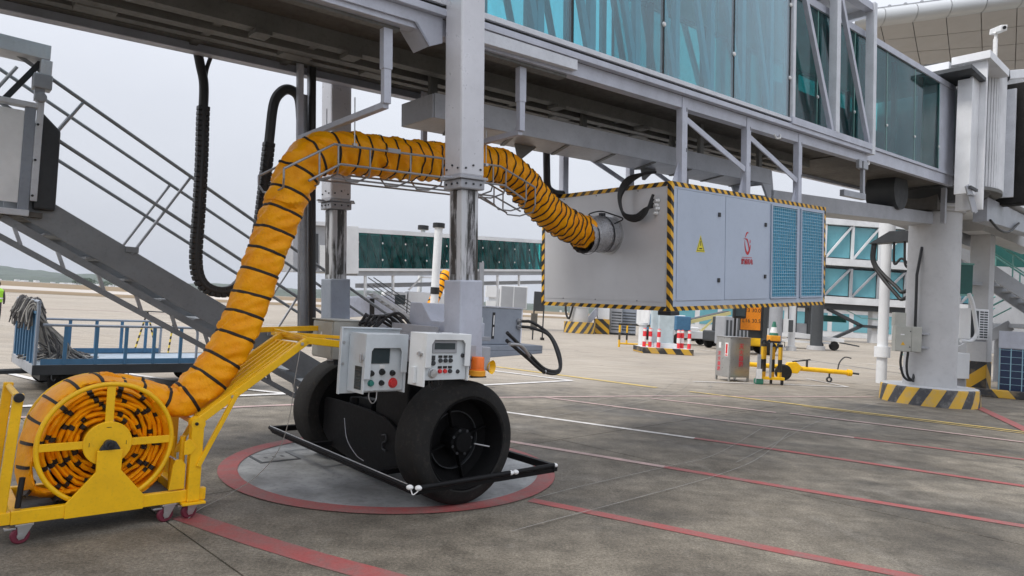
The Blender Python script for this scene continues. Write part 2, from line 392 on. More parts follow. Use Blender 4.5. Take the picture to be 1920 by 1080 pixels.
def resample(pts, step):
    L = [0]
    for i in range(1, len(pts)): L.append(L[-1] + (pts[i] - pts[i - 1]).length)
    n = max(2, int(L[-1] / step)); out = []; j = 0
    for i in range(n + 1):
        d = L[-1] * i / n
        while j < len(L) - 2 and L[j + 1] < d: j += 1
        t = (d - L[j]) / max(1e-9, L[j + 1] - L[j]); out.append(pts[j].lerp(pts[j + 1], min(1, max(0, t))))
    return out, L[-1]

# bridge frame: x along the bridge towards the terminal, y across it (away from the eye), z up; the tunnel climbs 3.72 degrees
B = Vector((-1.24, 6.83, 0)); YAW = R(41.41); TH = R(3.72)
AH = Vector((math.cos(YAW), math.sin(YAW), 0)); AC = Vector((-math.sin(YAW), math.cos(YAW), 0))
def F(s, c_, z=0.0): return B + AH * s + AC * c_ + Vector((0, 0, z))
TILT = Matrix.Translation(B) @ Matrix.Rotation(YAW, 4, 'Z') @ Matrix.Rotation(-TH, 4, 'Y')
def T(a, c_, n): return TILT @ Vector((a, c_, n))
def thingF(name, label, cat, s=0, c_=0, z=0, rot=0.0, group=None): return thing(name, label, cat, F(s, c_, z), YAW + rot, group)
def thingT(name, label, cat, a=0, c_=0, n=0, group=None):
    o = thing(name, label, cat, (0, 0, 0), 0, group); o.matrix_world = TILT @ Matrix.Translation((a, c_, n)); return o
TR = (0, -TH, 0)

# ================================================================== SETTING: ground, markings, hills
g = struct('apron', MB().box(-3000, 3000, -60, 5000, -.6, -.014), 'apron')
GU = Vector((math.cos(R(46)), math.sin(R(46)), 0)); GV = Vector((-GU.y, GU.x, 0)); SL = 5.27
M['sealant'] = flat('joint_sealant', (.022, .021, .02), .8)
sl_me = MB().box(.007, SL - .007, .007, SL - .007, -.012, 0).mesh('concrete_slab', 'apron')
seal = MB()
for i in range(-6, 13):
    for j in range(-7, 14):
        u0 = 1.98 + SL * i; v0 = 5.92 + SL * j; ctr = GU * (u0 + SL / 2) + GV * (v0 + SL / 2)
        if ctr.y < -1.5 or ctr.y > 50 or abs(ctr.x) > 3.2 + .84 * max(ctr.y, 2): continue
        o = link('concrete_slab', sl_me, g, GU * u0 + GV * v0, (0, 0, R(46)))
        seal.add([GU * (u0 + a) + GV * (v0 + b) + Vector((0, 0, -.0115)) for a, b in ((0, 0), (SL, 0), (SL, SL), (0, SL))], [(0, 1, 2, 3)])
part('joint_filler', seal, 'sealant', g)
_z = [.003]
def strip(name, pts, wd, mat, z=None, ends=None):
    """flat ribbon of paint through ground points"""
    if z is None: _z[0] += .0006; z = _z[0]
    pts = [Vector((p[0], p[1], 0)) for p in pts]; mb = MB(); vs = []
    for i, p in enumerate(pts):
        d = (pts[min(i + 1, len(pts) - 1)] - pts[max(i - 1, 0)]).normalized(); nn = Vector((-d.y, d.x, 0)) * (wd / 2)
        vs += [p + nn + Vector((0, 0, z)), p - nn + Vector((0, 0, z))]
    mb.add(vs, [(2 * i, 2 * i + 1, 2 * i + 3, 2 * i + 2) for i in range(len(pts) - 1)])
    return struct(name, mb, mat)
# ring round the drive bogie, with the pale patched disc inside it
def ann(r0, r1, z, ctr, n=96):
    mb = MB(); vs = []
    for k in range(n):
        a = 2 * math.pi * k / n; vs += [(ctr[0] + r0 * math.cos(a), ctr[1] + r0 * math.sin(a), z), (ctr[0] + r1 * math.cos(a), ctr[1] + r1 * math.sin(a), z)]
    mb.add(vs, [(2 * k, 2 * k + 1, (2 * k + 3) % (2 * n), (2 * k + 2) % (2 * n)) for k in range(n)]); return mb
RC = (-1.17, 7.35)
dm = MB(); dm.add([(RC[0] + 1.56 * math.cos(2 * math.pi * k / 96), RC[1] + 1.56 * math.sin(2 * math.pi * k / 96), .002) for k in range(96)], [tuple(range(96))])
struct('ground_patch', dm, 'disc')
struct('red_ring_marking', ann(1.555, 1.74, .0085, RC), 'redline')
strip('red_line_marking', [(-2.45, 5.32), (-1.72, 4.88), (-1.18, 4.59), (-.78, 4.4), (1.3, 3.35)], .20, 'redline')
strip('red_line_marking', [(.28, 6.30), (2.24, 5.26), (2.91, 4.93), (6.0, 3.3)], .13, 'redline')
strip('red_line_marking', [(1.9, 8.0), (3.09, 7.33), (4.88, 6.36), (9, 4.1)], .13, 'redline')
strip('faded_line_marking', [(-1.5, 9.86), (.39, 8.83), (1.9, 8.0)], .12, 'pinkline')
strip('white_line_marking', [(-3.0, 13.1), (.47, 11.26), (2.8, 10.02)], .12, 'whiteline')
strip('red_line_marking', [(2.8, 10.02), (3.94, 9.4), (6.17, 8.06), (11, 5.2)], .13, 'redline')
strip('faded_line_marking', [(.77, 13.75), (4.76, 11.39), (5.6, 10.9)], .12, 'pinkline')
strip('red_line_marking', [(5.6, 10.9), (7.49, 9.81), (13, 6.6)], .12, 'redline')
strip('faded_line_marking', [(-9, 6.5), (-6.35, 8.6), (-3.88, 10.64), (-.49, 13.12), (3.2, 15.0), (7.42, 16.74), (9.5, 17.6)], .13, 'pinkline')
strip('faded_line_marking', [(3.1, 14.58), (5.33, 13.4)], .12, 'pinkline')
strip('yellow_line_marking', [(-3.5, 22.8), (.74, 19.28), (3.7, 16.83)], .24, 'yellowline')
strip('yellow_line_marking', [(4.4, 16.35), (6.27, 15.06), (9.67, 12.68), (16, 8.3)], .13, 'yellowline')
strip('yellow_line_marking', [(6.4, 14.7), (9.5, 12.45), (16, 7.8)], .07, 'yellowline')
strip('faded_line_marking', [(5.6, 13.4), (7.42, 12.24), (8.7, 11.4), (14, 8)], .12, 'pinkline')
strip('red_line_marking', [(11.5, 16.6), (11.32, 16.2), (10.11, 13.4), (9.4, 11.8)], .22, 'redline')
strip('white_line_marking', [(-1.08, 19.3), (1.66, 17.35)], .17, 'whiteline')
strip('white_line_marking', [(1.66, 17.35), (-1.99, 13.78), (-4.58, 11.56), (-6.88, 9.31)], .17, 'whiteline')
strip('white_line_marking', [(-9.2, 14.7), (-8.33, 14.09), (-6.78, 13.23), (-4.79, 12.43), (-3.8, 12.12)], .14, 'whiteline')
strip('white_line_marking', [(-11.5, 14.2), (-9.62, 12.94), (-8.81, 12.4), (-7.9, 11.8)], .14, 'whiteline')
strip('white_line_marking', [(9.81, 22.37), (10.07, 20.08)], .11, 'whiteline')
strip('white_line_marking', [(10.07, 20.08), (7.76, 19.6), (5.2, 19.0)], .11, 'whiteline')
strip('white_line_marking', [(-22, 33), (-14, 40), (-2, 49)], .3, 'whiteline')
strip('red_line_marking', [(-33, 42), (-28, 47), (-22, 47)], .35, 'pinkline')
strip('white_line_marking', [(18, 34), (22, 31), (27, 30)], .2, 'whiteline')
strip('white_line_marking', [(11, 39), (12.5, 35), (15, 33)], .18, 'whiteline')
# chalky scrub arcs left by turning wheels
for pts in ([(5.06, 12.6), (2.87, 9.01), (2.0, 8.04), (.87, 6.91), (.31, 6.3)], [(4.6, 11.0), (3.32, 8.81), (2.38, 7.62), (1.34, 6.56), (.51, 5.75), (.11, 5.35)], [(5.06, 20), (4.23, 17.69), (3.02, 14.46), (1.81, 12.68), (.64, 11.05)],
            [(4.2, 19.5), (3.46, 16.94), (2.5, 14.76), (1.11, 12.61), (.21, 11.45)], [(5.59, 20.6), (4.98, 18.58), (4.22, 16.53), (3.01, 14.13), (1.62, 11.97)], [(5.74, 19.8), (5.48, 18.32), (4.97, 16.89), (3.5, 14.6)], [(9.35, 16.77), (5.84, 12.57), (4.43, 10.59), (2.87, 8.39)]):
    strip('wheel_scuff', resample(catmull([Vector((p[0], p[1], 0)) for p in pts], 8), .25)[0], .007, 'scuff')
strip('drain_slot', [(13.5, 43), (14.83, 36.91), (15.97, 29.58), (16.3, 26.5), (16.8, 22)], .16, 'dark', .004)
# manhole cover in the patched disc
mh = thing('manhole_cover', 'square steel manhole cover set in the pale patch inside the red ring', 'manhole cover', (-2.46, 7.37, 0), R(41))
part('frame', MB().box(-.22, .22, -.2, .2, .001, .006), 'dark', mh)
part('cover', MB().box(-.19, .19, -.17, .17, .002, .010), 'disc', mh)
for dx in (-.09, 0, .09): part('lifting_slot', MB().box(dx - .015, dx + .015, -.03, .03, .008, .012), 'blk', mh)

# grass beside the runway, runway, hills, far town
M['grass'] = paint('dry_grass', (.21, .145, .075), .9, dirt=.5, dirtcol=(.13, .115, .05), scale=.05, var=.25, bump=0)
M['runway'] = paint('runway_concrete', (.47, .42, .37), .8, dirt=.1, scale=.02, bump=0)
M['hill'] = paint('wooded_hill', (.055, .075, .05), .9, dirt=.4, scale=.01, var=.3, bump=0)
U4 = Vector((math.cos(R(40)), math.sin(R(40)), 0)); V4 = Vector((-U4.y, U4.x, 0))
def band(name, v0, v1, z, mat):
    mb = MB(); mb.add([U4 * u + V4 * v + Vector((0, 0, z)) for u, v in ((-900, v0), (2600, v0), (2600, v1), (-900, v1))], [(0, 1, 2, 3)]); return struct(name, mb, mat)
band('grass_verge', 121, 163, .02, 'grass'); band('runway', 163, 255, .03, 'runway'); band('grass_field', 255, 1500, .04, 'grass')
def hills(name, Y, hf, x0, x1, step, seed, depth=500):
    rnd = random.Random(seed); mb = MB(); n = int((x1 - x0) / step); vs = []
    ph = [rnd.uniform(0, 6.28) for _ in range(8)]
    for i in range(n + 1):
        x = x0 + step * i; h = hf(x)
        h *= 1 + .10 * math.sin(x * .009 + ph[0]) + .06 * math.sin(x * .023 + ph[1]) + .03 * math.sin(x * .071 + ph[2]) + rnd.uniform(-.02, .02)
        for (dy, k) in ((-depth, -.15), (-depth * .6, .35), (-depth * .25, .8), (0, 1.0), (depth * .5, .6), (depth, -.1)):
            vs.append((x, Y + dy + 40 * math.sin(x * .01 + dy), max(-6, h * (k + (rnd.uniform(-.05, .05) if 0 < k < 1 else 0)))))
    mb.add(vs, [(i * 6 + k, i * 6 + k + 1, i * 6 + k + 7, i * 6 + k + 6) for i in range(n) for k in range(5)])
    return struct(name, mb, 'hill', True)
def interp(tab):
    def f(x):
        if x <= tab[0][0]: return tab[0][1]
        for (a, ha), (b, hb) in zip(tab, tab[1:]):
            if x <= b: t = (x - a) / (b - a); t = t * t * (3 - 2 * t); return ha + (hb - ha) * t
        return tab[-1][1]
    return f
hills('hills', 3300, interp([(-3600, 40), (-2700, 62), (-2450, 74), (-2180, 44), (-2000, 48), (-1500, 36), (-1200, 44), (-700, 46), (-200, 26), (500, 40), (1500, 55), (2900, 35)]), -3700, 2900, 30, 3)
hills('low_hills', 2300, interp([(-2600, 12), (-1800, 20), (-1100, 12), (-650, 22), (-100, 14), (250, 22), (900, 12), (2000, 16)]), -2600, 2000, 25, 11, 250)
tw = MB(); rnd = random.Random(5)
for k in range(90):
    x = rnd.choice((-1, 1)) * 0 + rnd.uniform(-1560, -900) if k < 75 else rnd.uniform(-300, 300); y = rnd.uniform(1620, 1750); h = rnd.uniform(2, 5); wd = rnd.uniform(3, 9)
    tw.box(x, x + wd, y, y + 12, 0, h)
struct('far_town', tw, 'farwhite', kind='stuff')
def tree(name, label, loc, h, r, seed, group=None):
    rnd = random.Random(seed); t = thing(name, label, 'tree', loc, 0, group)
    tr = MB().tube([(0, 0, -.2), (.1, 0, h * .3), (0, .1, h * .7)], .3, 8, rfun=lambda i, k: (h * .035) * (1 - .35 * i))
    for k in range(6):
        a = rnd.uniform(0, 6.28); tr.tube([(0, 0, h * (.25 + .06 * k)), (math.cos(a) * r * .5, math.sin(a) * r * .5, h * (.45 + .06 * k))], h * .012, 5)
    part('trunk', tr, 'trunk', t, smooth=True)
    cr_ = MB()
    for k in range(1500):
        while True:
            p = Vector((rnd.uniform(-1, 1), rnd.uniform(-1, 1), rnd.uniform(-1, 1)))
            if p.length < 1 and p.length > rnd.uniform(.2, .9): break
        lump = 1 + .22 * math.sin(p.x * 7 + seed) * math.cos(p.y * 6) + .15 * math.sin(p.z * 9 + seed)
        c_ = Vector((p.x * r * lump, p.y * r * lump, h * .62 + p.z * h * .38 * lump)); s_ = h * .035
        q = Quaternion((rnd.gauss(0, 1), rnd.gauss(0, 1), rnd.gauss(0, 1), rnd.gauss(0, 1))).normalized()
        cr_.add([c_ + q @ Vector(v) * s_ for v in ((-1, -.6, 0), (1, -.6, .2), (1, .6, 0), (-1, .6, -.2))], [(0, 1, 2, 3)])
    part('crown', cr_, 'leaf', t); return t
M['trunk'] = flat('bark', (.06, .045, .03), .9); M['leaf'] = paint('foliage', (.045, .085, .03), .8, dirt=.4, dirtcol=(.02, .04, .015), scale=.3, var=.4, bump=0)
tree('tree', 'tallest round tree at the far side of the airfield below the hills', (-719, 1150, 0), 12.5, 12, 1, 'trees on the far side of the airfield')
tree('tree', 'low wide tree just right of the tallest far tree below the hills', (-694, 1160, 0), 9, 12, 2, 'trees on the far side of the airfield')
tree('tree', 'small tree at the left end of the far tree clump', (-743, 1160, 0), 8, 8, 3, 'trees on the far side of the airfield')

# ================================================================== JET BRIDGE (near, overhead)
jb = thingF('jet_bridge', 'long grey glazed jet bridge overhead on two square lift columns and big black wheels', 'jet bridge')
def tp(name, mb, mat, bevel=.004, smooth=False, parent=None): return part(name, mb, mat, parent or jb, rot=TR if parent is None else (0, 0, 0), bevel=bevel, smooth=smooth)
A0, A1 = -13.0, 9.42
JO = [1.65 + 1.56 * k for k in range(-9, 4)]          # glass joints
JO[-1] = 6.33
# underside
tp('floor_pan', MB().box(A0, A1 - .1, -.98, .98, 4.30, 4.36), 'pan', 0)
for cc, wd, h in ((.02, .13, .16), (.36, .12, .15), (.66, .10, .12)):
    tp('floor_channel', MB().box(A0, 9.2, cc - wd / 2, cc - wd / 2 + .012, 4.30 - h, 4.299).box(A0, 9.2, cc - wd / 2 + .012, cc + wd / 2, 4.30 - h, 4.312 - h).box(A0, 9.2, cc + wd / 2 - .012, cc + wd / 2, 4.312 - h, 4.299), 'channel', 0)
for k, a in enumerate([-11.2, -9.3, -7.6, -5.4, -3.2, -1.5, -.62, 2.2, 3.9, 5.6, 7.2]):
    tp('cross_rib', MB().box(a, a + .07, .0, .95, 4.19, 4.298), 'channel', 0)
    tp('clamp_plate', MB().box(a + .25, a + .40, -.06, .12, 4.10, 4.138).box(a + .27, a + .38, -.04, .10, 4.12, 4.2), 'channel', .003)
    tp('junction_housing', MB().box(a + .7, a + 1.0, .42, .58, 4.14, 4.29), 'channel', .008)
for cc in (.80, .86, .92):
    tp('cable', MB().tube([(A0 + k * .9, cc + .012 * math.sin(k * 2.1 + cc * 30), 4.255 - .02 * (k % 2)) for k in range(25)], .017, 6), 'cable', 0, True)
pm = MB()
for k in range(int((9 - A0) / .06)):
    pm.box(A0 + .06 * k, A0 + .06 * k + .035, .735, .75, 4.19, 4.21)
tp('perforated_tray', MB().box(A0, 9.0, .752, .96, 4.215, 4.222).box(A0, 9, .752, .757, 4.18, 4.215).add(pm.v, pm.f), 'channel', 0)
# bottom chords and rails, near and far side
for sgn, nm in ((-1, 'near'), (1, 'far')):
    def sb(mb, a0, a1, c0, c1, n0, n1): return mb.box(a0, a1, min(sgn * c0, sgn * c1), max(sgn * c0, sgn * c1), n0, n1)
    m = MB(); sb(m, A0, A1 - .08, .995, 1.02, 4.12, 4.268); sb(m, A0, A1 - .08, .90, .994, 4.12, 4.132)
    tp('bottom_chord', m, 'lightgrey', .003)
    tp('rail', sb(MB(), A0, A1 - .05, 1.022, 1.10, 4.27, 4.332), 'lightgrey')
    tp('dark_gap_strip', sb(MB(), A0, 6.3, 1.0, 1.065, 4.334, 4.364), 'gasket', 0)  # dark strip set in the gap between rail and sill
    tp('glazing_sill', sb(MB(), A0, 6.33, 1.0, 1.098, 4.366, 4.418), 'white')
    # inside truss
    tm = MB(); k = 0; a = A0 + .2
    while a < 6.2:
        tm2 = MB(); sb(tm2, a, a + .09, .90, .97, 4.40, 6.80); tp('truss_post', tm2, 'bluegrey', 0)
        tp('truss_brace', MB().beam((a - .62, sgn * .935, 6.75), (a + .02, sgn * .935, 4.45), .06, .08), 'bluegrey', 0)
        a += .78
    tp('top_chord', sb(MB(), A0, A1, .96, 1.10, 6.80, 6.93), 'lightgrey')
    tp('inner_sill', sb(MB(), A0, 6.3, .90, .98, 4.365, 4.46), 'bluegrey')
    for i in range(len(JO) - 1):
        a, b = JO[i] + .022, JO[i + 1] - .022
        pn = tp('glass_pane', sb(MB(), a, b, 1.045, 1.06, 4.42, 6.795), 'glass', 0)
        tp('pane_gasket', sb(MB(), JO[i + 1] - .021, JO[i + 1] + .021, 1.03, 1.056, 4.42, 6.795), 'gasket', 0)
        if sgn < 0:
            for nn in (5.02, 6.1): tp('pane_fixing', MB().lathe([(.001, .02), (.022, .018), (.03, .006), (.03, 0)], (JO[i + 1], -1.06, nn), (0, -1, 0), 16), 'wht', 0, True)
    # open end bays with posts and braces
    m = MB(); sb(m, 6.33, A1, 1.0, 1.12, 4.333, 4.44); tp('end_sill', m, 'lightgrey')
    m = MB(); sb(m, A1 - .13, A1, .98, 1.125, 4.26, 6.95); tp('end_post', m, 'white')
    m = MB(); sb(m, 7.80, 7.94, .99, 1.12, 4.42, 6.80); tp('end_post', m, 'white')
    m = MB(); sb(m, 6.36, 6.44, .99, 1.10, 4.42, 6.80); tp('end_post', m, 'white')
    for (a, b) in ((6.55, 7.76), (8.0, 9.26)):
        tp('end_brace', MB().beam((a, sgn * 1.06, 6.78), (b, sgn * 1.06, 4.45), .07, .085), 'lightgrey')
        m = MB(); sb(m, a - .1, b + .04, .955, .975, 4.42, 4.47); tp('inner_rail', m, 'dark')
    # inner, narrower tunnel that slides inside
    JI = [4.6, 6.1, 7.6, 9.05, 10.55, 12.05, 13.55]
    for i in range(len(JI) - 1):
        m = MB(); sb(m, JI[i] + .015, JI[i + 1] - .015, .885, .897, 4.50, 6.40); tp('inner_glass_pane', m, 'glass2', 0)
        m = MB(); sb(m, JI[i + 1] - .013, JI[i + 1] + .013, .86, .899, 4.50, 6.40); tp('inner_mullion', m, 'tealrail', 0)
        if sgn < 0: tp('pane_fixing', MB().lathe([(.001, .02), (.022, .018), (.028, 0)], (JI[i + 1], -.9, 5.0), (0, -1, 0), 12), 'wht', 0, True)
        m = MB(); sb(m, JI[i] + .7, JI[i] + .78, .72, .80, 4.45, 6.4); tp('inner_post', m, 'fardark', 0)
    m = MB(); sb(m, 4.6, 14.55, .84, .93, 4.44, 4.498); sb(m, 4.6, 14.55, .80, .90, 4.22, 4.438); tp('inner_bottom_rail', m, 'lightgrey')
    m = MB(); sb(m, 4.6, 14.55, .82, .93, 6.402, 6.52); tp('inner_top_rail', m, 'lightgrey')
    m = MB(); sb(m, 13.56, 14.55, .86, .91, 4.50, 6.40); tp('end_panel', m, 'lightgrey')
tp('roof_panel', MB().box(A0, A1, -.958, .958, 6.86, 6.92), 'panelwhite', 0)
tp('inner_roof_panel', MB().box(4.6, 14.5, -.818, .818, 6.44, 6.5), 'panelwhite', 0)
tp('floor_deck', MB().box(A0, 9.2, -.896, .896, 4.40, 4.43), 'fardark', 0)
tp('inner_floor', MB().box(9.2, 14.5, -.798, .798, 4.28, 4.40), 'pan', 0)
tp('dark_reflection_panel', MB().box(9.5, 14.4, .80, .84, 4.5, 6.0), 'teal', 0)  # two dark panels added to imitate the dark reflection in the inner panes
tp('dark_reflection_panel', MB().box(10.4, 14.4, .3, .79, 4.45, 5.5), 'fardark', 0)
tp('portal_beam', MB().box(A1 - .13, A1, -.979, .979, 6.74, 6.95), 'white')
tp('portal_header', MB().box(7.8, 7.94, -.98, .98, 6.70, 6.855), 'lightgrey')
# chord haunches at the near column, access box on the right of it
hp = [(-13, 4.135), (-.27, 4.165), (-.12, 3.99), (.02, 4.05), (.02, 4.268), (-13, 4.268)]
tp('haunch_plate', MB().prism(hp, (0, -1.045, 0), (1, 0, 0), (0, 0, 1), (0, .022, 0)).prism([(-.27, 4.165), (-.12, 3.99), (-.105, 4.0), (-.25, 4.175)], (0, -1.045, 0), (1, 0, 0), (0, 0, 1), (0, .25, 0)), 'lightgrey', .003)
tp('haunch_plate', MB().prism([(.28, 4.14), (1.70, 4.155), (1.70, 4.262), (.28, 4.262)], (0, -1.09, 0), (1, 0, 0), (0, 0, 1), (0, .066, 0)), 'white', .003)
tp('soffit_lip', MB().box(-3.2, -.35, -.94, -.86, 4.09, 4.12), 'channel', .003)
tp('soffit_lip', MB().box(.3, 1.65, -.98, -.86, 4.09, 4.12), 'channel', .003)
# lift columns
M['worn'] = None
def worn_mat():
    m, t, b = base_mat('greased_column')
    tcn = mk(t, 'ShaderNodeTexCoord')
    n = noise(t, 1.0, 7, .68, tcn.outputs['Object'], (10, 10, .9)); n2 = noise(t, 1.0, 5, .6, tcn.outputs['Object'], (6, 6, 5))
    r = ramp(t, n.outputs[0], .47, (0, 0, 0), .56, (1, 1, 1)); r2 = ramp(t, n2.outputs[0], .25, (0, 0, 0), .5, (1, 1, 1))
    # grease stays off the arrises and the foot of the sliding part
    sp = mk(t, 'ShaderNodeSeparateXYZ'); t.links.new(tcn.outputs['Object'], sp.inputs[0])
    f = mixc(t, 1.0, r.outputs[0], r2.outputs[0], 'MULTIPLY')
    col = mixc(t, f, (.55, .56, .58), (.06, .057, .05))
    t.links.new(col, b.inputs['Base Color']); b.inputs['Metallic'].default_value = .05; b.inputs['Roughness'].default_value = .55
    return m
M['worn'] = worn_mat()
M['grease2'] = None
M['grease'] = paint('grease_black', (.028, .026, .024), .5, dirt=.6, dirtcol=(.12, .115, .11), scale=7, var=.4)
def grease_mat():
    m, t, b = base_mat('streaky_grease'); n = noise(t, 1.0, 6, .7, None, (14, 14, 2.2)); n2 = noise(t, 9, 5, .7)
    r = ramp(t, n.outputs[0], .50, (.030, .028, .026), .60, (.42, .42, .44)); r2 = ramp(t, n2.outputs[0], .45, (0, 0, 0), .75, (.6, .6, .6))
    t.links.new(mixc(t, r2.outputs[0], r.outputs[0], (.08, .075, .07)), b.inputs['Base Color']); b.inputs['Roughness'].default_value = .45; return m
M['grease2'] = grease_mat()
for cc in (-1.2, 1.2):
    ac = .15
    def sq(h, n0, n1): return MB().box(ac - h, ac + h, cc - h, cc + h, n0, n1)
    tp('column_sleeve', sq(.126, 2.865, 7.4), 'column', .02)
    tp('column_flange', sq(.150, 2.840, 2.863), 'grey', .004)
    tp('column_collar', sq(.130, 2.755, 2.838), 'grey', .012)
    tp('inner_column', sq(.093, 1.40, 2.754), 'worn', .016)
    for (x0, x1, y0, y1) in ((ac - .0945, ac - .0932, cc - .02, cc + .06), (ac - .03, ac + .05, cc - .0945, cc - .0932)):
        tp('grease_streak', MB().box(x0, x1, y0, y1, 2.02, 2.75), 'grease2', 0)
    tp('column_socket', sq(.122, 1.28, 1.97), 'bluegrey' if cc > 0 else 'lightgrey', .012)
    fl = MB().box(ac - .23, ac + .23, cc - .02, cc + .02, 2.842, 2.861)
    tp('flange_arm', fl, 'grey', .003)
    for k in range(3):
        for (dx, dy, ax) in ((-.126, (k - 1) * .08, (-1, 0, 0)), ((k - 1) * .08, -.126, (0, -1, 0))):
            for nn in (2.93 + .03 * (k % 2), 2.80):
                rr = .0095; off = .004 if nn < 2.84 else 0
                tp('bolt', MB().lathe([(.0, .012), (rr, .010), (rr, 0)], (ac + dx + ax[0] * off, cc + dy + ax[1] * off, nn), ax, 6), 'dark', 0)
# cable trays below the floor
def tray(a0, a1, n0, n1, wd, h):
    m = MB(); d = Vector((a1 - a0, 0, n1 - n0))
    for y0, y1, z0, z1 in ((-wd, -wd + .02, 0, h), (wd - .02, wd, 0, h), (-wd + .02, wd - .02, 0, .015)):
        vs = [(a, y, z + (n0 if a == a0 else n1)) for a in (a0, a1) for y in (y0, y1) for z in (z0, z1)]
        m.add(vs, [(0, 1, 3, 2), (4, 6, 7, 5), (0, 4, 5, 1), (2, 3, 7, 6), (0, 2, 6, 4), (1, 5, 7, 3)])
    return m
tr1 = tp('cable_tray', tray(.46, 7.25, 3.60, 3.60, .30, .25), 'grey', .004)
part('end_plate', MB().box(.44, .459, -.29, .29, 3.60, 3.84), 'grey', tr1, bevel=.003)
for k in range(8): part('tray_rung', MB().beam((.7 + .85 * k, -.28, 3.592), (1.0 + .85 * k, .28, 3.592), .05, .012), 'channel', tr1)
part('tray_bracket', MB().prism([(7.0, 3.60), (7.32, 3.20), (7.42, 3.26), (7.3, 3.84)], (0, -.29, 0), (1, 0, 0), (0, 0, 1), (0, .04, 0)).prism([(7.0, 3.60), (7.32, 3.20), (7.42, 3.26), (7.3, 3.84)], (0, .25, 0), (1, 0, 0), (0, 0, 1), (0, .04, 0)), 'grey', tr1, bevel=.003)
for (a, cc) in ((.75, .22), (1.05, -.2), (3.2, .25), (5.2, -.25), (5.2, .25), (6.9, -.25)):
    tp('tray_hanger', MB().box(a, a + .09, cc - .03, cc + .03, 3.70, 4.29), 'channel', .004)
for a in (1.9, 4.3): tp('tray_gusset', MB().prism([(a, 3.60), (a + .35, 3.60), (a + .1, 3.42), (a + .05, 3.42)], (0, .1, 0), (1, 0, 0), (0, 0, 1), (0, .02, 0)), 'channel', .002)
tp('sliding_tray', tray(7.28, 15.5, 3.23, 3.43, .29, .29), 'grey', .004)
tp('slide_hook', MB().box(8.9, 9.02, -1.06, -1.0, 3.98, 4.13).box(9.06, 9.26, -1.07, -.97, 3.98, 4.12).box(9.10, 9.18, -1.05, -.99, 3.55, 3.979).box(8.3, 9.2, -1.06, -.98, 3.44, 3.549), 'galv', .006)
# stay loops at chord
for a in (5.95, 9.2): tp('grab_loop', MB().tube([(a, -1.03, 4.13), (a + .02, -1.05, 4.07), (a + .14, -1.05, 4.09), (a + .17, -1.03, 4.15)], .012, 8), 'wht', 0, True)
# duct hangers: U frames across the underside
for a in (-.46, 1.08):
    m = MB().box(a - .035, a + .035, -.93, -.87, 3.46, 4.30).beam((a, -.90, 3.45), (a, .80, 3.42), .06, .055).box(a - .03, a + .03, .78, .84, 3.40, 4.30)
    m.prism([(-.90, 3.46), (-.90, 3.60), (-.80, 3.46)], (a - .01, 0, 0), (0, 1, 0), (0, 0, 1), (.02, 0, 0))
    tp('duct_hanger', m, 'lightgrey', .006)
    tp('hanger_foot', MB().box(a - .08, a + .08, -.97, -.83, 4.285, 4.299).box(a - .043, a + .043, -.935, -.865, 3.75, 4.285), 'lightgrey', .003)
# far-side cable pole down to the bogie
tp('cable_pole', MB().box(-.44, -.36, .84, .90, 1.30, 3.9).box(-.345, -.30, .84, .90, 1.25, 4.30), 'galv', .006)
tp('pole_conduit', MB().tube([(-.325, .80, 4.2), (-.33, .79, 3.3), (-.32, .79, 1.5), (-.25, .75, 1.25)], .035, 10), 'cable', 0, True)

# ---- bogie (level, not tilted)
def bp_(name, mb, mat, bevel=.006, smooth=False, parent=None): return part(name, mb, mat, parent or jb, bevel=bevel, smooth=smooth)
WZ, WS, WR = .542, .15, .545
for sgn in (-1, 1):
    y0 = sgn * 1.235; ax = (0, sgn, 0)
    wh = bpy.data.objects.new('wheel', None); C.objects.link(wh); wh.parent = jb; wh.location = (WS, y0, WZ)
    ty = [(.405, .0), (.418, .012), (.48, .006), (.515, -.012), (.538, -.045), (WR, -.09), (WR + .001, -.18), (WR, -.29), (.538, -.335), (.515, -.368), (.47, -.38), (.40, -.37), (.385, -.35)]
    part('tyre', MB().lathe(ty, (0, 0, 0), ax, 72), 'rubber', wh, smooth=True)
    part('rim', MB().lathe([(.406, .002), (.392, .004), (.372, -.04), (.362, -.20), (.31, -.235), (.16, -.245), (.0, -.245)], (0, 0, 0), ax, 56), 'wheelblack', wh, smooth=True)
    part('back_plate', MB().lathe([(.40, -.35), (.0, -.345)], (0, 0, 0), ax, 40), 'wheelblack', wh, smooth=True)
    part('hub', MB().lathe([(.0, -.05), (.085, -.052), (.092, -.06), (.092, -.08), (.118, -.085), (.122, -.10), (.122, -.25)], (0, 0, 0), ax, 12), 'wheelblack', wh)
    for k in range(8):
        a = k * math.pi / 4 + .3
        part('rim_bolt', MB().lathe([(0, .012), (.014, .01), (.014, 0)], (.106 * math.cos(a), sgn * -.088, .106 * math.sin(a)), ax, 6), 'dark', wh)
        if k % 2 == 0: part('spoke', MB().beam((.12 * math.cos(a), sgn * -.20, .12 * math.sin(a)), (.36 * math.cos(a), sgn * -.19, .36 * math.sin(a)), .016, .05, up=(0, 1, 0)), 'wheelblack', wh, bevel=.004)
    part('valve_rod', MB().cyl((.12, sgn * -.06, -.02), (.29, sgn * -.05, -.06), .007, 8), 'zinc', wh, smooth=True)
    part('brake_ring', MB().lathe([(.26, -.235), (.26, -.20), (.252, -.20), (.252, -.235)], (0, 0, 0), ax, 48), 'dark', wh, smooth=True)
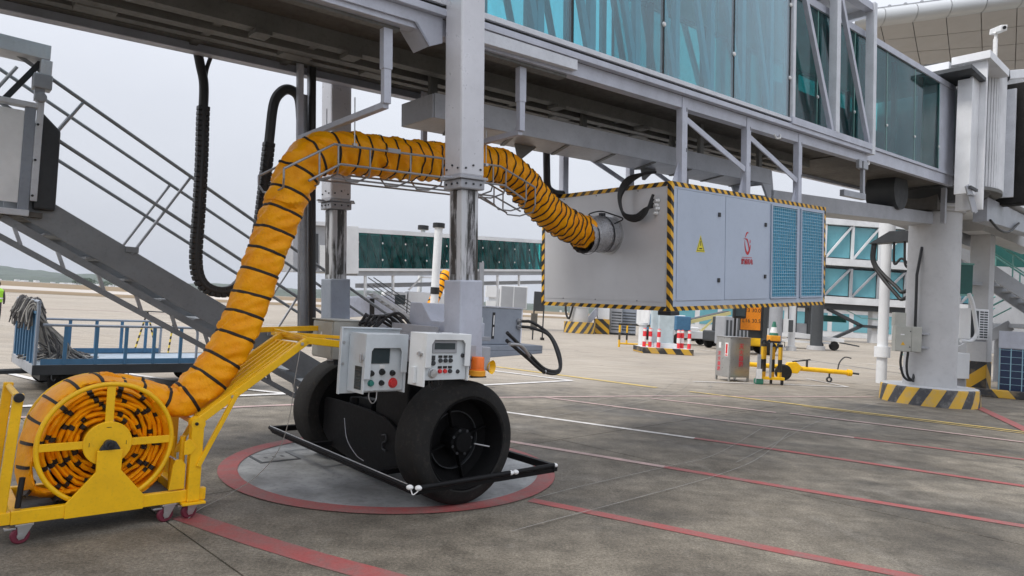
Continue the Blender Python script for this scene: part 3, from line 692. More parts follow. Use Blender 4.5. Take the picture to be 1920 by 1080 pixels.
# carriage beam between the wheels
prof = [(-.84, .30), (-.84, .50), (-.62, .575), (-.50, .635), (-.38, .665), (-.10, .69), (.35, .70), (.80, .695), (.84, .66), (.84, .34), (.64, .21), (.18, .15), (-.28, .15), (-.70, .26)]
bp_('carriage_plate', MB().prism([(p[0], p[1]) for p in prof], (-.20, 0, 0), (0, 1, 0), (0, 0, 1), (.03, 0, 0)), 'black', .008)
bp_('carriage_plate', MB().prism([(p[0], p[1]) for p in prof], (.45, 0, 0), (0, 1, 0), (0, 0, 1), (.03, 0, 0)), 'black', .008)
bp_('carriage_body', MB().box(-.165, .445, -.80, .80, .32, .56), 'black', .01)
bp_('axle', MB().cyl((WS, -1.0, WZ), (WS, 1.0, WZ), .09, 20), 'black', 0, True)
bp_('slew_block', MB().box(-.16, .45, -.72, -.16, .561, 1.10), 'black', .015)
bp_('slew_ring', MB().lathe([(.0, 1.18), (.22, 1.18), (.22, 1.12), (.18, 1.11), (.18, .60)], (WS, 0, 0), (0, 0, 1), 40), 'black', 0, True)
bp_('gear_housing', MB().box(-.10, .02, .02, .28, .561, .76).cyl((-.05, .42, .56), (-.05, .42, .74), .07, 16), 'black', .008)
# an embossed S-shaped drain slot on the front plate
bp_('embossed_mark', MB().tube(catmull([(-.214, -.40, .50), (-.214, -.46, .51), (-.214, -.47, .46), (-.214, -.42, .43), (-.214, -.42, .38), (-.214, -.48, .37)], 5), .008, 6), 'dark', 0, True)
# crossbeam between the columns
bp_('cross_beam', MB().box(-.02, .30, -1.30, 1.30, 1.19, 1.40), 'grey', .01)
bp_('cross_beam_cap', MB().box(-.10, .36, -1.05, 1.05, 1.402, 1.43), 'lightgrey', .004)
bp_('beam_pedestal', MB().box(-.15, .42, -.40, .40, 1.10, 1.188), 'dark', .006)
# safety bumper frame round the wheels
def bar(name, p, q, r=.022, mat='black'): return bp_(name, MB().tube([p, q], r, 10), mat, 0, True)
b1 = bar('bumper_bar', (-.52, 1.46, .28), (-.52, -1.36, .28)); b2 = bar('bumper_bar', (-.46, -1.42, .28), (.52, -1.40, .28)); b3 = bar('bumper_bar', (.60, -1.40, .28), (1.10, -1.38, .28))
bp_('bumper_rail', MB().box(-.50, -.47, -1.36, 1.46, .22, .265).box(-.47, 1.10, -1.39, -1.36, .215, .258), 'black', .003)
bp_('bumper_arm', MB().box(1.08, 1.13, -1.40, -.55, .225, .29), 'black', .004)
bp_('bumper_arm', MB().box(-.50, .1, 1.44, 1.50, .23, .29), 'black', .004)
bp_('bumper_arm', MB().box(-.47, -.17, -.72, -.66, .215, .26).box(-.47, -.17, .60, .66, .215, .26), 'black', .004)
for p in ((-.52, -1.37, .28), (-.47, -1.42, .28), (.53, -1.40, .28), (.59, -1.40, .28), (1.11, -1.38, .28)):
    bp_('bumper_cap', MB().sphere(p, .024, 10, 7, (1.25, 1.25, .9)), 'wht', 0, True)
bp_('sensor_wire', MB().tube(catmull([(-.52, -1.38, .28), (-.51, -1.40, .23), (-.49, -1.42, .245), (-.47, -1.43, .27)], 6), .005, 6), 'wht', 0, True)
bp_('bumper_highlight_strip', MB().tube([(-.527, 1.44, .301), (-.527, -1.34, .301)], .005, 6), 'zinc', 0, True)
bp_('hose', MB().tube(catmull([(-.24, .30, .55), (-.26, .18, .36), (-.25, .0, .24), (-.22, -.1, .20)], 6), .004, 6), 'grey', 0, True)
# shelves and boxes fixed to the crossbeam
bp_('equipment_cabinet', MB().box(.80, 1.45, -.42, .12, 1.36, 1.75), 'bluegrey', .008)
bp_('cabinet_lid', MB().box(.79, 1.46, -.43, .13, 1.752, 1.765), 'lightgrey', .003)
bp_('cabinet_slot', MB().box(1.03, 1.065, -.424, -.419, 1.42, 1.70), 'blk', 0)
bp_('slot_window', MB().box(1.04, 1.056, -.428, -.425, 1.45, 1.545).box(1.04, 1.056, -.428, -.425, 1.57, 1.67), 'wht', 0)
bp_('cabinet_shelf', MB().box(.30, 1.72, -.50, .15, 1.30, 1.358).prism([(.3, 1.19), (1.72, 1.27), (1.72, 1.30), (.3, 1.30)], (0, -.50, 0), (1, 0, 0), (0, 0, 1), (0, .03, 0)), 'bluegrey', .006)
for z in (1.62, 1.56): bp_('cable_gland', MB().lathe([(.0, .05), (.018, .05), (.022, .02), (.03, .02), (.03, 0)], (1.40, -.421, z), (.3, -1, 0), 10), 'zinc', 0, True)
bp_('name_plate', MB().box(.82, .90, -.424, -.4205, 1.56, 1.64), 'ctrl', 0)
bp_('motor_cover', MB().prism([(.0, 1.432), (0, 1.60), (.25, 1.60), (.42, 1.76), (.62, 1.76), (.62, 1.432)], (.05, -.95, 0), (0, 1, 0), (0, 0, 1), (.45, 0, 0)), 'lightgrey', .01)
bp_('motor_tray', MB().box(-.06, .56, -.98, -.2, 1.432, 1.47).box(-.06, -.04, -.98, -.2, 1.47, 1.55), 'grey', .004)
bp_('white_dome', MB().sphere((.05, .18, 1.53), .10, 18, 10, (1, 1, .75)), 'wht', 0, True)
bp_('dome_base', MB().lathe([(.06, 0), (.075, .06)], (.10, .16, 1.43), (0, 0, 1), 16), 'grey', 0, True)

# ================================================================== AIR CONDITIONING UNIT hung under the bridge
ac = thingT('air_conditioning_unit', 'large grey box air conditioner with hazard tape edges hung under the jet bridge', 'air conditioner', 3.41, -1.05, 1.633)
LX, LY, LZ = 4.21, 2.24, 1.557
part('casing', MB().box(0.004, LX, .012, LY, .012, LZ - .004), 'acside', ac, bevel=.004)
fr = MB().box(.06, LX, 0, .011, .02, .095).box(.06, LX, 0, .011, 1.475, 1.54)
for x in (.06, 1.115, 2.325, 3.235, 4.10): fr.box(x, x + (.06 if x < 1 else .10), 0, .011, .096, 1.474)
part('front_frame', fr, 'ac', ac, bevel=.003)
for i, (x0, x1) in enumerate(((.124, 1.111), (1.219, 2.321))):
    d = part('door', MB().box(x0, x1, -.006, .010, .10, 1.470), 'ac', ac, bevel=.004)
    for z in (((1.22, .36), (1.16, .42))[i]): part('handle', MB().box(x1 - .085, x1 - .03, -.022, -.0065, z - .028, z + .028), 'blk', d, bevel=.006)
for (x0, x1) in ((2.429, 3.231), (3.339, 4.096)):
    gb = part('condenser_coil', MB().box(x0, x1, .004, .0105, .10, 1.470), 'fin', ac)
    m = MB(); k = x0 + .02
    while k < x1 - .01: m.box(k, k + .008, -.010, -.003, .10, 1.470); k += .060
    z = .13
    while z < 1.46: m.box(x0, x1, -.0175, -.0105, z, z + .008); z += .048
    part('wire_guard', m, 'wire', gb)
    part('grille_frame', MB().box(x0, x0 + .025, -.022, -.0005, .10, 1.47).box(x1 - .025, x1, -.022, -.0005, .10, 1.47).box(x0 + .026, x1 - .026, -.022, -.0005, .10, .122).box(x0 + .026, x1 - .026, -.022, -.0005, 1.448, 1.47), 'ac', gb, bevel=.003)
part('side_panel', MB().box(-.002, .003, .075, 2.17, .085, 1.485), 'acside', ac)
for y in (.5, 1.2, 1.8):
    for z in (.09, 1.48): part('rivet', MB().lathe([(0, .004), (.008, .003), (.008, 0)], (-.002, y, z), (-1, 0, 0), 8), 'dark', ac)
# hazard tape along every visible edge
part('tape_strip', MB().box(.05, LX + .004, -.003, .0, LZ - .055, LZ), 'haz', ac)
part('tape_strip', MB().box(.05, LX + .004, -.003, .0, -.022, .03), 'haz', ac)
part('tape_strip', MB().box(-.003, .0, .05, LY, LZ - .055, LZ), 'hazL', ac)
part('tape_strip', MB().box(-.003, .0, .05, LY, -.022, .03), 'hazL', ac)
part('tape_strip', MB().box(-.004, .052, -.0045, .012, -.022, LZ).box(-.0045, .0, .012, .052, -.022, LZ), 'hazV', ac)
part('tape_strip', MB().box(-.003, .0, LY - .05, LY + .003, .031, LZ - .056), 'hazL', ac)
part('tape_strip', MB().box(LX - .04, LX + .003, -.003, .0, .031, LZ - .056), 'haz', ac)
part('corner_foot', MB().box(-.03, .16, -.03, .16, -.075, -.0225), 'blk', ac, bevel=.008)
# warning triangle, emblem and company lettering
M['warny'] = flat('warning_yellow', (.72, .62, .03), .5); M['inkred'] = flat('emblem_red', (.48, .012, .02), .5); M['ink'] = flat('label_ink', (.03, .03, .02), .6); M['warno'] = flat('warning_orange', (.75, .42, .02), .5)
wl = part('warning_label', MB().prism([(-.10, -.085), (.10, -.085), (0, .13)], (.63, -.0065, .80), (1, 0, 0), (0, 0, 1), (0, -.002, 0)), 'warny', ac)
m = MB()
for a, b in (((-.078, -.068), (.078, -.068)), ((.078, -.068), (0, .098)), ((0, .098), (-.078, -.068))):
    m.beam((.63 + a[0], -.0092, .80 + a[1]), (.63 + b[0], -.0092, .80 + b[1]), .007, .001, up=(0, 1, 0))
part('warning_border', m, 'ink', wl)
part('warning_mark', MB().prism([(-.006, -.005), (.006, -.005), (.009, .055), (-.009, .055)], (.63, -.0088, .80), (1, 0, 0), (0, 0, 1), (0, -.001, 0)).box(.60, .66, -.0098, -.0088, .752, .768), 'ink', wl)
def ribbon(ctrl, y=-.0068, n=8):
    """flat brush stroke from (x, z, width) points"""
    pts = catmull([(p[0], 0, p[1]) for p in ctrl], n); ws = catmull([(p[2], 0, 0) for p in ctrl], n); vs = []
    for i, p in enumerate(pts):
        d = (pts[min(i + 1, len(pts) - 1)] - pts[max(i - 1, 0)]).normalized(); nn = Vector((-d.z, 0, d.x)) * (ws[i].x / 2)
        vs += [p + nn, p - nn]
    m = MB(); N = len(pts); a = [(v.x, y, v.z) for v in vs]; b = [(v.x, y - .0015, v.z) for v in vs]
    m.add(a + b, [(2 * i, 2 * i + 1, 2 * i + 3, 2 * i + 2) for i in range(N - 1)] + [(2 * N + 2 * i, 2 * N + 2 * i + 2, 2 * N + 2 * i + 3, 2 * N + 2 * i + 1) for i in range(N - 1)]
          + [(2 * i, 2 * i + 2, 2 * N + 2 * i + 2, 2 * N + 2 * i) for i in range(N - 1)] + [(2 * i + 1, 2 * N + 2 * i + 1, 2 * N + 2 * i + 3, 2 * i + 3) for i in range(N - 1)])
    return m
ex, ez = 1.78, .87; k_ = .155
def E_(px, py, w_): return (ex + (px - 1340) / 240 * k_, ez - (py - 480) / 240 * k_, w_ / 240 * k_)
part('emblem_stroke', ribbon([E_(1240, 350, 18), E_(1275, 290, 36), E_(1320, 248, 34), E_(1385, 250, 4)]), 'inkred', ac)
part('emblem_stroke', ribbon([E_(1165, 372, 2), E_(1230, 380, 16), E_(1320, 400, 44), E_(1365, 480, 44), E_(1400, 570, 40), E_(1400, 620, 30)]), 'inkred', ac)
part('emblem_stroke', ribbon([E_(1222, 415, 8), E_(1228, 500, 30), E_(1255, 600, 44), E_(1300, 670, 58), E_(1350, 690, 64), E_(1410, 630, 56), E_(1445, 550, 36), E_(1452, 500, 10)]), 'inkred', ac)
part('emblem_stroke', ribbon([E_(1442, 392, 12), E_(1440, 430, 32), E_(1438, 468, 24)]), 'inkred', ac)
part('emblem_line', MB().box(1.635, 1.90, -.0083, -.0068, .675, .682), 'inkred', ac)
XZ = Matrix.Rotation(math.pi / 2, 4, 'X')
text_mesh('company_lettering', '耀诚机电', .085, 'inkred', ac, Matrix.Translation((1.77, -.0085, .615)) @ Matrix.Scale(.9, 4, (1, 0, 0)) @ XZ, offset=.0012)
# outlet spigot with foil collar, straps
OC = Vector((-.0, .99, .947))
part('outlet_collar', MB().tube([(-.004, .99, .947), (-.15, .985, .955), (-.17, .985, .955), (-.34, .98, .935), (-.53, .975, .905)], .235, 40, rfun=lambda i, k: .235 - (.012 * (i > 2)) + .006 * math.sin(k * 2.7 + i * 1.9) * (i > 0), cap=False), 'foil', ac, smooth=True)
part('collar_flange', MB().lathe([(.262, -.003), (.262, .012), (.236, .014)], (-.003, .99, .947), (-1, 0, 0), 40), 'zinc', ac, smooth=True)
for x, r_ in ((-.16, .241), (-.44, .230)): part('collar_strap', MB().lathe([(r_ + .003, -.012), (r_ + .006, 0), (r_ + .003, .012)], (x, .982, .948 + (x + .16) * .15), (-1, 0, -.12), 40), 'dark', ac, smooth=True)
part('strap_buckle', MB().box(-.20, -.12, .93, .98, 1.185, 1.22), 'dark', ac, bevel=.004)
part('tie_cord', MB().tube(catmull([(-.16, .75, 1.07), (-.10, .66, 1.13), (-.12, .80, 1.19), (-.20, .95, 1.24), (-.30, 1.06, 1.20), (-.24, 1.0, 1.16), (-.16, .93, 1.21)], 7), .009, 6), 'cable', ac, smooth=True)
for k, z in enumerate((1.33, 1.28, 1.23, 1.18)):
    part('cable_gland', MB().lathe([(0, .055), (.016, .055), (.02, .03), (.026, .03), (.026, 0)], (-.001, .18 + .02 * (k % 2), z), (-1, .3, 0), 10), 'wht', ac, smooth=True)
# hanging posts and braces
for y in (.05, LY - .15):
    for x in (.30, 1.83, 3.36):
        p = part('hanger_post', MB().box(x - .055, x + .055, y - .03, y - .018, LZ, 2.62).box(x - .055, x - .043, y - .018, y + .06, LZ, 2.62).box(x + .043, x + .055, y - .018, y + .06, LZ, 2.62), 'lightgrey', ac, bevel=.003)
        if y < 1:
            part('base_gusset', MB().prism([(0, 0), (-.12, 0), (0, .26)], (x - .056, y + .02, LZ + .001), (1, 0, 0), (0, 0, 1), (0, .012, 0)), 'lightgrey', p, bevel=.002)
            for z in (1.95, 2.45): part('post_hole', MB().box(x + .028, x + .043, y - .0315, y - .0305, z, z + .05), 'blk', p)
    for x in (.30, 1.83): part('hanger_brace', MB().beam((x + .07, y - .005, 2.36), (x + 1.47, y - .005, 1.90), .02, .075), 'lightgrey', ac, bevel=.003)
lp = thingT('power_cable', 'bundle of black power cables looping from bridge to glands on the air unit', 'cable', 3.38, -.8, 3.2)
for k in range(4):
    o_ = k * .022
    part('cable_strand', MB().tube(catmull([(.02, .03 - o_, .12), (-.03, .12 - o_ * .3, .11), (-.09, .30 + o_ * .5, .0 + o_), (-.11, .42 + o_ * .4, -.18 + o_), (-.11, .36 + o_ * .3, -.40 + o_ * .6), (-.09, .20, -.475 + o_), (-.07, .06, -.40 + o_), (-.03, -.03, -.24 - .05 * k + .08)], 8), .019, 8), 'cable', lp, smooth=True)
tc2 = thingT('drop_cable', 'thick black cable dropping from tray onto the top of the air unit', 'cable', 3.3, .85, 3.2)
part('cable_strand', MB().tube(catmull([(-.25, -.1, .62), (-.22, -.08, .30), (-.16, -.04, .08), (.0, .0, .01), (.2, .02, .01)], 8), .05, 10), 'cable', tc2, smooth=True)

# ================================================================== YELLOW AIR DUCT
M['duct'] = None
def duct_mat():
    m, t, b = base_mat('yellow_pvc_fabric')
    n = noise(t, 5, 6, .6); n2 = noise(t, 28, 5, .6); n3 = noise(t, 60, 3)
    r = ramp(t, n.outputs[0], .3, (.88, .30, .002), .7, (1.0, .44, .004))
    r2 = ramp(t, n2.outputs[0], .55, (0, 0, 0), .82, (.35, .35, .35))
    col = mixc(t, r2.outputs[0], r.outputs[0], (.45, .17, .02))
    t.links.new(col, b.inputs['Base Color']); b.inputs['Roughness'].default_value = .42
    b.inputs['Specular IOR Level'].default_value = .22
    bp = mk(t, 'ShaderNodeBump'); bp.inputs['Strength'].default_value = .5; bp.inputs['Distance'].default_value = .016
    mixh = mk(t, 'ShaderNodeMath', operation='ADD'); t.links.new(n2.outputs[0], mixh.inputs[0]); t.links.new(n.outputs[0], mixh.inputs[1])
    t.links.new(mixh.outputs[0], bp.inputs['Height']); t.links.new(bp.outputs[0], b.inputs['Normal'])
    return m
M['duct'] = duct_mat()
M['band'] = flat('black_webbing', (.016, .012, .010), .65)
dt = thingF('air_duct', 'yellow fabric air duct with black bands rising from the reel to the air unit', 'air duct', -1.9, -.12, 0)
DP = [(-2.50, 1.055), (-2.34, 1.035), (-2.18, .96), (-2.05, .885), (-1.94, .865), (-1.80, .955), (-1.66, 1.13), (-1.53, 1.38), (-1.43, 1.66), (-1.33, 2.02), (-1.23, 2.36), (-1.13, 2.68), (-1.03, 2.93), (-.88, 3.06), (-.67, 3.115), (-.38, 3.145), (-.09, 3.17), (.22, 3.21), (.53, 3.255), (.92, 3.315), (1.22, 3.345), (1.45, 3.31), (1.68, 3.19), (1.90, 3.05), (2.12, 2.935), (2.34, 2.855), (2.56, 2.80), (2.77, 2.775)]
cs = lambda s: -.10 + (.02 if s > 0 else 0) - (.02 if s < -1.5 else 0)
dpts, dL = resample(catmull([(s + 1.9, cs(s) + .12, z) for s, z in DP], 14), .012)
ND = len(dpts)
# band stations: wide apart on the climb, bunched on the cradle and near the outlet
bands = []; d = .30
def spacing(d):
    f_ = d / dL
    return .205 if f_ < .47 else (.135 if f_ < .70 else (.115 if f_ < .80 else .082))
while d < dL - .05: bands.append(d); d += spacing(d) * random.uniform(.88, 1.12)
step = dL / (ND - 1)
rw = random.Random(21); wr = [(rw.uniform(0, 6.28), rw.choice((3, 4, 5, 7, 9)), rw.uniform(20, 70), rw.uniform(.0018, .0052)) for _ in range(16)]
def dr_(i, k):
    dd = i * step; f_ = dd / dL
    base = .160 + .040 * min(1, max(0, (f_ - .3) / .2))
    near = min(abs(dd - b) for b in bands); pinch = math.exp(-(near / .022) ** 2) * .010
    a = 2 * math.pi * k / 36; q_ = min(1, max(.2, dd / .75)); base *= 1.0 / math.sqrt(math.cos(a) ** 2 + (math.sin(a) / q_) ** 2); wv = sum(am * math.sin(n_ * a + p_ + dd * fq) for p_, n_, fq, am in wr)
    sag = 1.0
    squash = .0
    if f_ < .36: squash = -.014 * math.cos(4 * a) - .03 * max(0, math.sin(a + .9)) ** 6      # limp, box-like cloth on the ramp
    if .38 < f_ < .50: wv += .012 * math.sin(dd * 60) * max(0, -math.sin(a))                   # folds inside the bend
    if f_ > .78: wv += .006 * math.cos(2 * math.pi * near / .08)
    return base + wv * (1 if f_ > .36 else .6) - pinch + squash
dm_ = MB().tube(dpts, .18, 36, rfun=dr_, cap=True)
part('duct_sleeve', dm_, 'duct', dt, smooth=True)
for b in bands:
    i = min(ND - 2, max(1, int(b / step))); p = dpts[i]; dirv = (dpts[i + 1] - dpts[i - 1]).normalized()
    f_ = b / dL; tilt = random.uniform(-.10, .10)
    x = Vector((0, 1, 0)); x = (x - dirv * x.dot(dirv)).normalized(); y = dirv.cross(x)
    mb = MB(); N = 36; vs = []
    wd_ = .0105 if f_ > .47 else .0125
    for k in range(N):
        a = 2 * math.pi * k / N
        # same wrinkled outline as the cloth it binds (tube axes: cos->x', sin->y')
        rr = dr_(i, k) + .0045
        off = dirv * (tilt * .3 * math.sin(a) * .3)
        xt = Vector((0, -1, 0)); 
        for (dw, de) in ((-wd_, 0), (-wd_ * .6, .005), (wd_ * .6, .005), (wd_, 0)):
            vs.append((p, a, rr + de, dw, off))
    # axes as the sleeve uses them (parallel transport from the first ring stays in this vertical plane)
    d0 = dirv; xx = d0.cross(Vector((0, 0, 1)));
    xx = Vector((0, -1, 0)) if xx.y <= 0 else Vector((0, 1, 0))
    xx = Vector((0, -1, 0)); xx = (xx - d0 * xx.dot(d0)).normalized(); yy = xx.cross(d0)
    pts = [p_ + xx * (math.cos(a) * r_) + yy * (math.sin(a) * r_) + d0 * dw + of for (p_, a, r_, dw, of) in vs]
    mb.add(pts, [(4 * k + j, 4 * k + j + 1, 4 * ((k + 1) % N) + j + 1, 4 * ((k + 1) % N) + j) for k in range(N) for j in range(3)])
    part('duct_band', mb, 'band', dt, smooth=True)
# wound hose on the reel (axis along y)
RX, RZ = -2.47 + 1.9, .62
def roll(t0, t1, rfun, y0, y1, th, n):
    """flattened hose wound about the reel axle: lens section swept round"""
    mb = MB(); rings = []
    for i in range(n + 1):
        a = t0 + (t1 - t0) * i / n; r = rfun(a); jit = .010 * math.sin(a * 5.3) + .008 * math.sin(a * 11.7 + 1)
        ring = []
        for (fy, fr) in ((0, 0), (.04, .5), (.2, .62), (.5, .6), (.8, .62), (.96, .5), (1, 0), (.96, -.5), (.8, -.4), (.5, -.42), (.2, -.4), (.04, -.5)):
            rr = r + fr * th + .003 * math.sin(a * 23 + fy * 9)
            ring.append((RX + rr * math.cos(a), y0 + (y1 - y0) * fy + jit * (1 - fy), RZ + rr * math.sin(a)))
        rings.append(ring)
    o = 0; vs = [v for r_ in rings for v in r_]
    mb.add(vs, [(i * 12 + k, i * 12 + (k + 1) % 12, (i + 1) * 12 + (k + 1) % 12, (i + 1) * 12 + k) for i in range(n) for k in range(12)] + [tuple(range(12)), tuple(n * 12 + k for k in range(12))])
    return mb
Y0, Y1 = -.20, .26          # relative to duct origin (c = -.12)
turns = 7
def spiral_r(a): return .165 + (a / (2 * math.pi)) * .034 + .006 * math.sin(a * 2.3) + .004 * math.sin(a * 5.1 + 2)
part('hose_roll', roll(.4, turns * 2 * math.pi + .9, spiral_r, Y0, Y1, .029, turns * 40), 'duct', dt, smooth=True)
a = .9
while a < turns * 2 * math.pi:
    da = .016 / spiral_r(a)
    part('roll_band', roll(a - da, a + da, lambda q: spiral_r(q), Y0 - .005, Y1 + .005, .036, 2), 'band', dt)
    a += .22 / spiral_r(a) * random.uniform(.7, 1.3)
# loose outer wrap that hangs off the reel on the far left and trails on the cart floor
lw = catmull([(RX + .20, .06, RZ + .385), (RX + .02, .06, RZ + .425), (RX - .16, .05, RZ + .405), (RX - .33, .04, RZ + .27), (RX - .43, .03, RZ + .04), (RX - .455, .0, RZ - .18), (RX - .42, -.02, RZ - .32), (RX - .30, -.03, RZ - .37), (RX - .12, -.03, RZ - .375)], 10)
lw, lwL = resample(lw, .02)
part('loose_wrap', MB().tube(lw, .2, 20, rfun=lambda i, k: .20 * (1 + .05 * math.sin(i * .7 + k) + .03 * math.sin(i * 1.9 + k * 2)), flat=(1, .16), up=(0, 0, 1)), 'duct', dt, smooth=True)
for j in range(5, len(lw) - 4, 8):
    part('wrap_band', MB().tube(lw[j - 1:j + 1], .2, 20, rfun=lambda i, k: .211, flat=(1, .19)), 'band', dt)
part('trailing_hose', MB().tube(catmull([(RX + .30, -.08, RZ + .28), (RX + .40, -.07, RZ + .05), (RX + .38, -.06, RZ - .22), (RX + .28, -.06, RZ - .36), (RX + .1, -.05, RZ - .385)], 8), .16, 18, rfun=lambda i, k: .15 * (1 + .06 * math.sin(i + k * 2)), flat=(1, .26)), 'duct', dt, smooth=True)

# ---- wire cradle that carries the duct under the bridge
cr_t = thingT('duct_cradle', 'grey metal rail cradle holding the yellow duct between the columns', 'cradle', 0, 0, 3.0)
def rail(c_, pts, r=.011): return part('rail', MB().tube([(a, c_, n - 3.0) for a, n in pts], r, 8), 'galv', cr_t, smooth=True)
for c_ in (-.36, .20):
    rail(c_, [(-1.12, 2.90), (-.66, 3.17), (.5, 3.19), (1.28, 3.20), (1.80, 3.02)])
    rail(c_, [(-.90, 2.82), (-.60, 3.00), (.5, 3.0), (1.34, 3.0), (1.66, 2.86)])
for a, n0, n1 in ((-1.12, 2.90, 2.82), (-.80, 3.09, 2.88), (-.62, 3.18, 2.99), (-.30, 3.18, 3.0), (.14, 3.185, 3.0), (.52, 3.19, 3.0), (1.18, 3.2, 3.0), (1.36, 3.17, 2.99), (1.66, 3.06, 2.87), (1.80, 3.02, 2.82)):
    m = MB().tube([(a, -.36, n0 - 3.0), (a, -.36, n1 - 3.0), (a + .02, -.30, n1 - 3.07), (a + .02, -.08, n1 - 3.10), (a + .02, .14, n1 - 3.07), (a, .20, n1 - 3.0), (a, .20, n0 - 3.0)], .009, 6)
    part('cradle_rib', m, 'galv', cr_t, smooth=True)
for c_ in (-.18, .06): part('floor_rail', MB().tube([(-.95, c_, -.20), (-.62, c_, -.10), (1.34, c_, -.10), (1.74, c_, -.24)], .010, 6), 'galv', cr_t, smooth=True)
for a in (-.46, 1.08):
    for c_ in (-.36, .20):
        part('hanging_rod', MB().cyl((a, c_, .19), (a, c_, .62 if a < 0 else .55), .006, 6), 'zinc', cr_t)
        part('rod_clamp', MB().box(a - .02, a + .02, c_ - .02, c_ + .02, .175, .205), 'zinc', cr_t, bevel=.004)
part('column_clamp', MB().box(-.12, .02, -.372, -.348, .17, .21), 'galv', cr_t)

# ================================================================== HOSE REEL CART
rc = thingF('hose_reel_cart', 'yellow steel reel cart on maroon casters with a ramp carrying the duct', 'hose reel', -2.98, -.43, 0)
CW = .70
part('base_rail', MB().box(-.03, 1.20, 0, .05, .135, .225), 'yellow', rc, bevel=.005)
part('base_rail', MB().box(-.03, 1.20, CW - .05, CW, .135, .225), 'yellow', rc, bevel=.005)
part('base_rail', MB().box(-.03, .03, .051, CW - .051, .14, .22), 'yellow', rc, bevel=.005)
part('base_rail', MB().box(1.02, 1.08, .051, CW - .051, .14, .22), 'yellow', rc, bevel=.005)
part('cart_floor', MB().box(.031, 1.019, .051, CW - .051, .142, .150), 'dark', rc)
sp = [(.27, .13), (.76, .13), (.76, .232), (.60, .43), (.60, .58), (.44, .58), (.44, .43), (.27, .232)]
for y in (-.008, CW - .012):
    s_ = part('reel_stand', MB().prism(sp, (0, y, 0), (1, 0, 0), (0, 0, 1), (0, .020, 0)), 'yellow', rc, bevel=.004)
    part('bearing', MB().prism([(-.065, 0), (.065, 0), (.06, .015), (.035, .055), (0, .07), (-.035, .055), (-.06, .015)], (.52, y + .001, .581), (1, 0, 0), (0, 0, 1), (0, .03, 0)), 'dark', s_, bevel=.003)
    part('axle_nut', MB().lathe([(0, .035), (.022, .033), (.022, 0)], (.52, y + (.002 if y < 0 else .0), .615), (0, -1, 0), 10), 'blk', s_)
rl = bpy.data.objects.new('reel', None); C.objects.link(rl); rl.parent = rc; rl.location = (.51, 0, .62)
for y in (.045, CW - .045):
    part('reel_rim', MB().tube([(.425 * math.cos(2 * math.pi * k / 64), y, .425 * math.sin(2 * math.pi * k / 64)) for k in range(65)], .017, 10, up=(0, 1, 0)), 'yellow', rl, smooth=True)
    part('hub_disc', MB().lathe([(0, .012), (.152, .012), (.156, .008), (.156, -.008), (.152, -.012), (0, -.012)], (0, y - .002, 0), (0, -1, 0), 48), 'yellow', rl, smooth=True)
    for k in range(4):
        a = k * math.pi / 2
        part('spoke', MB().beam((.14 * math.cos(a), y, .14 * math.sin(a)), (.42 * math.cos(a), y, .42 * math.sin(a)), .012, .055, up=(math.cos(a + math.pi / 2), 0, math.sin(a + math.pi / 2))), 'yellow', rl, bevel=.003)
    for k in range(3): part('disc_slot', MB().box(-.016 if k == 1 else (-.118 if k == 0 else .115), .016 if k == 1 else (-.115 if k == 0 else .118), y - .0165, y - .0145, .115 if k == 1 else -.014, .118 if k == 1 else .014), 'blk', rl)
part('axle', MB().cyl((0, -.02, 0), (0, CW + .02, 0), .03, 16), 'dark', rl, smooth=True)
part('drum', MB().cyl((0, .06, 0), (0, CW - .06, 0), .14, 32), 'yellow', rl, smooth=True)
ah_ = part('push_arm', MB().beam((-.085, .03, .20), (-.035, .03, 1.00), .06, .045, up=(0, 1, 0)), 'yellow', rc, bevel=.006)
part('handle_bolt', MB().lathe([(0, .02), (.03, .018), (.032, 0)], (-.035, .005, .975), (0, -1, 0), 16), 'blk', ah_, smooth=True)
part('push_arm', MB().beam((-.085, CW - .03, .20), (-.035, CW - .03, 1.00), .06, .045, up=(0, 1, 0)), 'yellow', rc, bevel=.006)
part('push_handle', MB().cyl((-.036, .054, .975), (-.036, CW - .054, .975), .02, 12), 'yellow', rc, smooth=True)
part('arm_bracket', MB().box(-.13, -.031, .0, .05, .14, .22), 'yellow', rc, bevel=.004)
part('brake_rod', MB().cyl((.005, .02, .24), (.02, .02, .44), .018, 10), 'blk', rc, smooth=True)
# right-hand mast that carries the ramp hinge
part('mast', MB().box(1.06, 1.15, -.02, .06, .135, .72), 'yellow', rc, bevel=.006)
part('mast', MB().box(1.06, 1.15, CW - .06, CW + .02, .135, .72), 'yellow', rc, bevel=.006)
part('mast_head', MB().lathe([(0, -.005), (.052, -.003), (.052, .083), (0, .085)], (1.105, .062, .725), (0, -1, 0), 24), 'yellow', rc, smooth=True)
part('mast_foot', MB().box(1.02, 1.19, -.05, .10, .115, .133), 'yellow', rc, bevel=.003)
part('hinge_plate', MB().prism([(.93, .235), (1.04, .235), (1.04, .42), (1.01, .46), (.97, .46), (.95, .42)], (0, .005, 0), (1, 0, 0), (0, 0, 1), (0, .018, 0)), 'yellow', rc, bevel=.003)
part('jack_tube', MB().cyl((1.035, .10, .20), (1.035, .10, .62), .022, 12).cyl((.99, .20, .20), (.99, .20, .60), .018, 12), 'yellow', rc, smooth=True)
part('jack_rod', MB().cyl((.90, .15, .50), (1.03, .04, .42), .008, 8), 'zinc', rc, smooth=True)
part('latch', MB().prism([(0, 0), (.05, .0), (.09, .05), (.04, .12), (.0, .10)], (1.01, -.03, .50), (1, 0, 0), (0, 0, 1), (0, .012, 0)), 'yellow', rc, bevel=.002)
part('bolt', MB().lathe([(0, .012), (.013, .011), (.013, 0)], (1.09, -.022, .73), (0, -1, 0), 10), 'blk', rc)
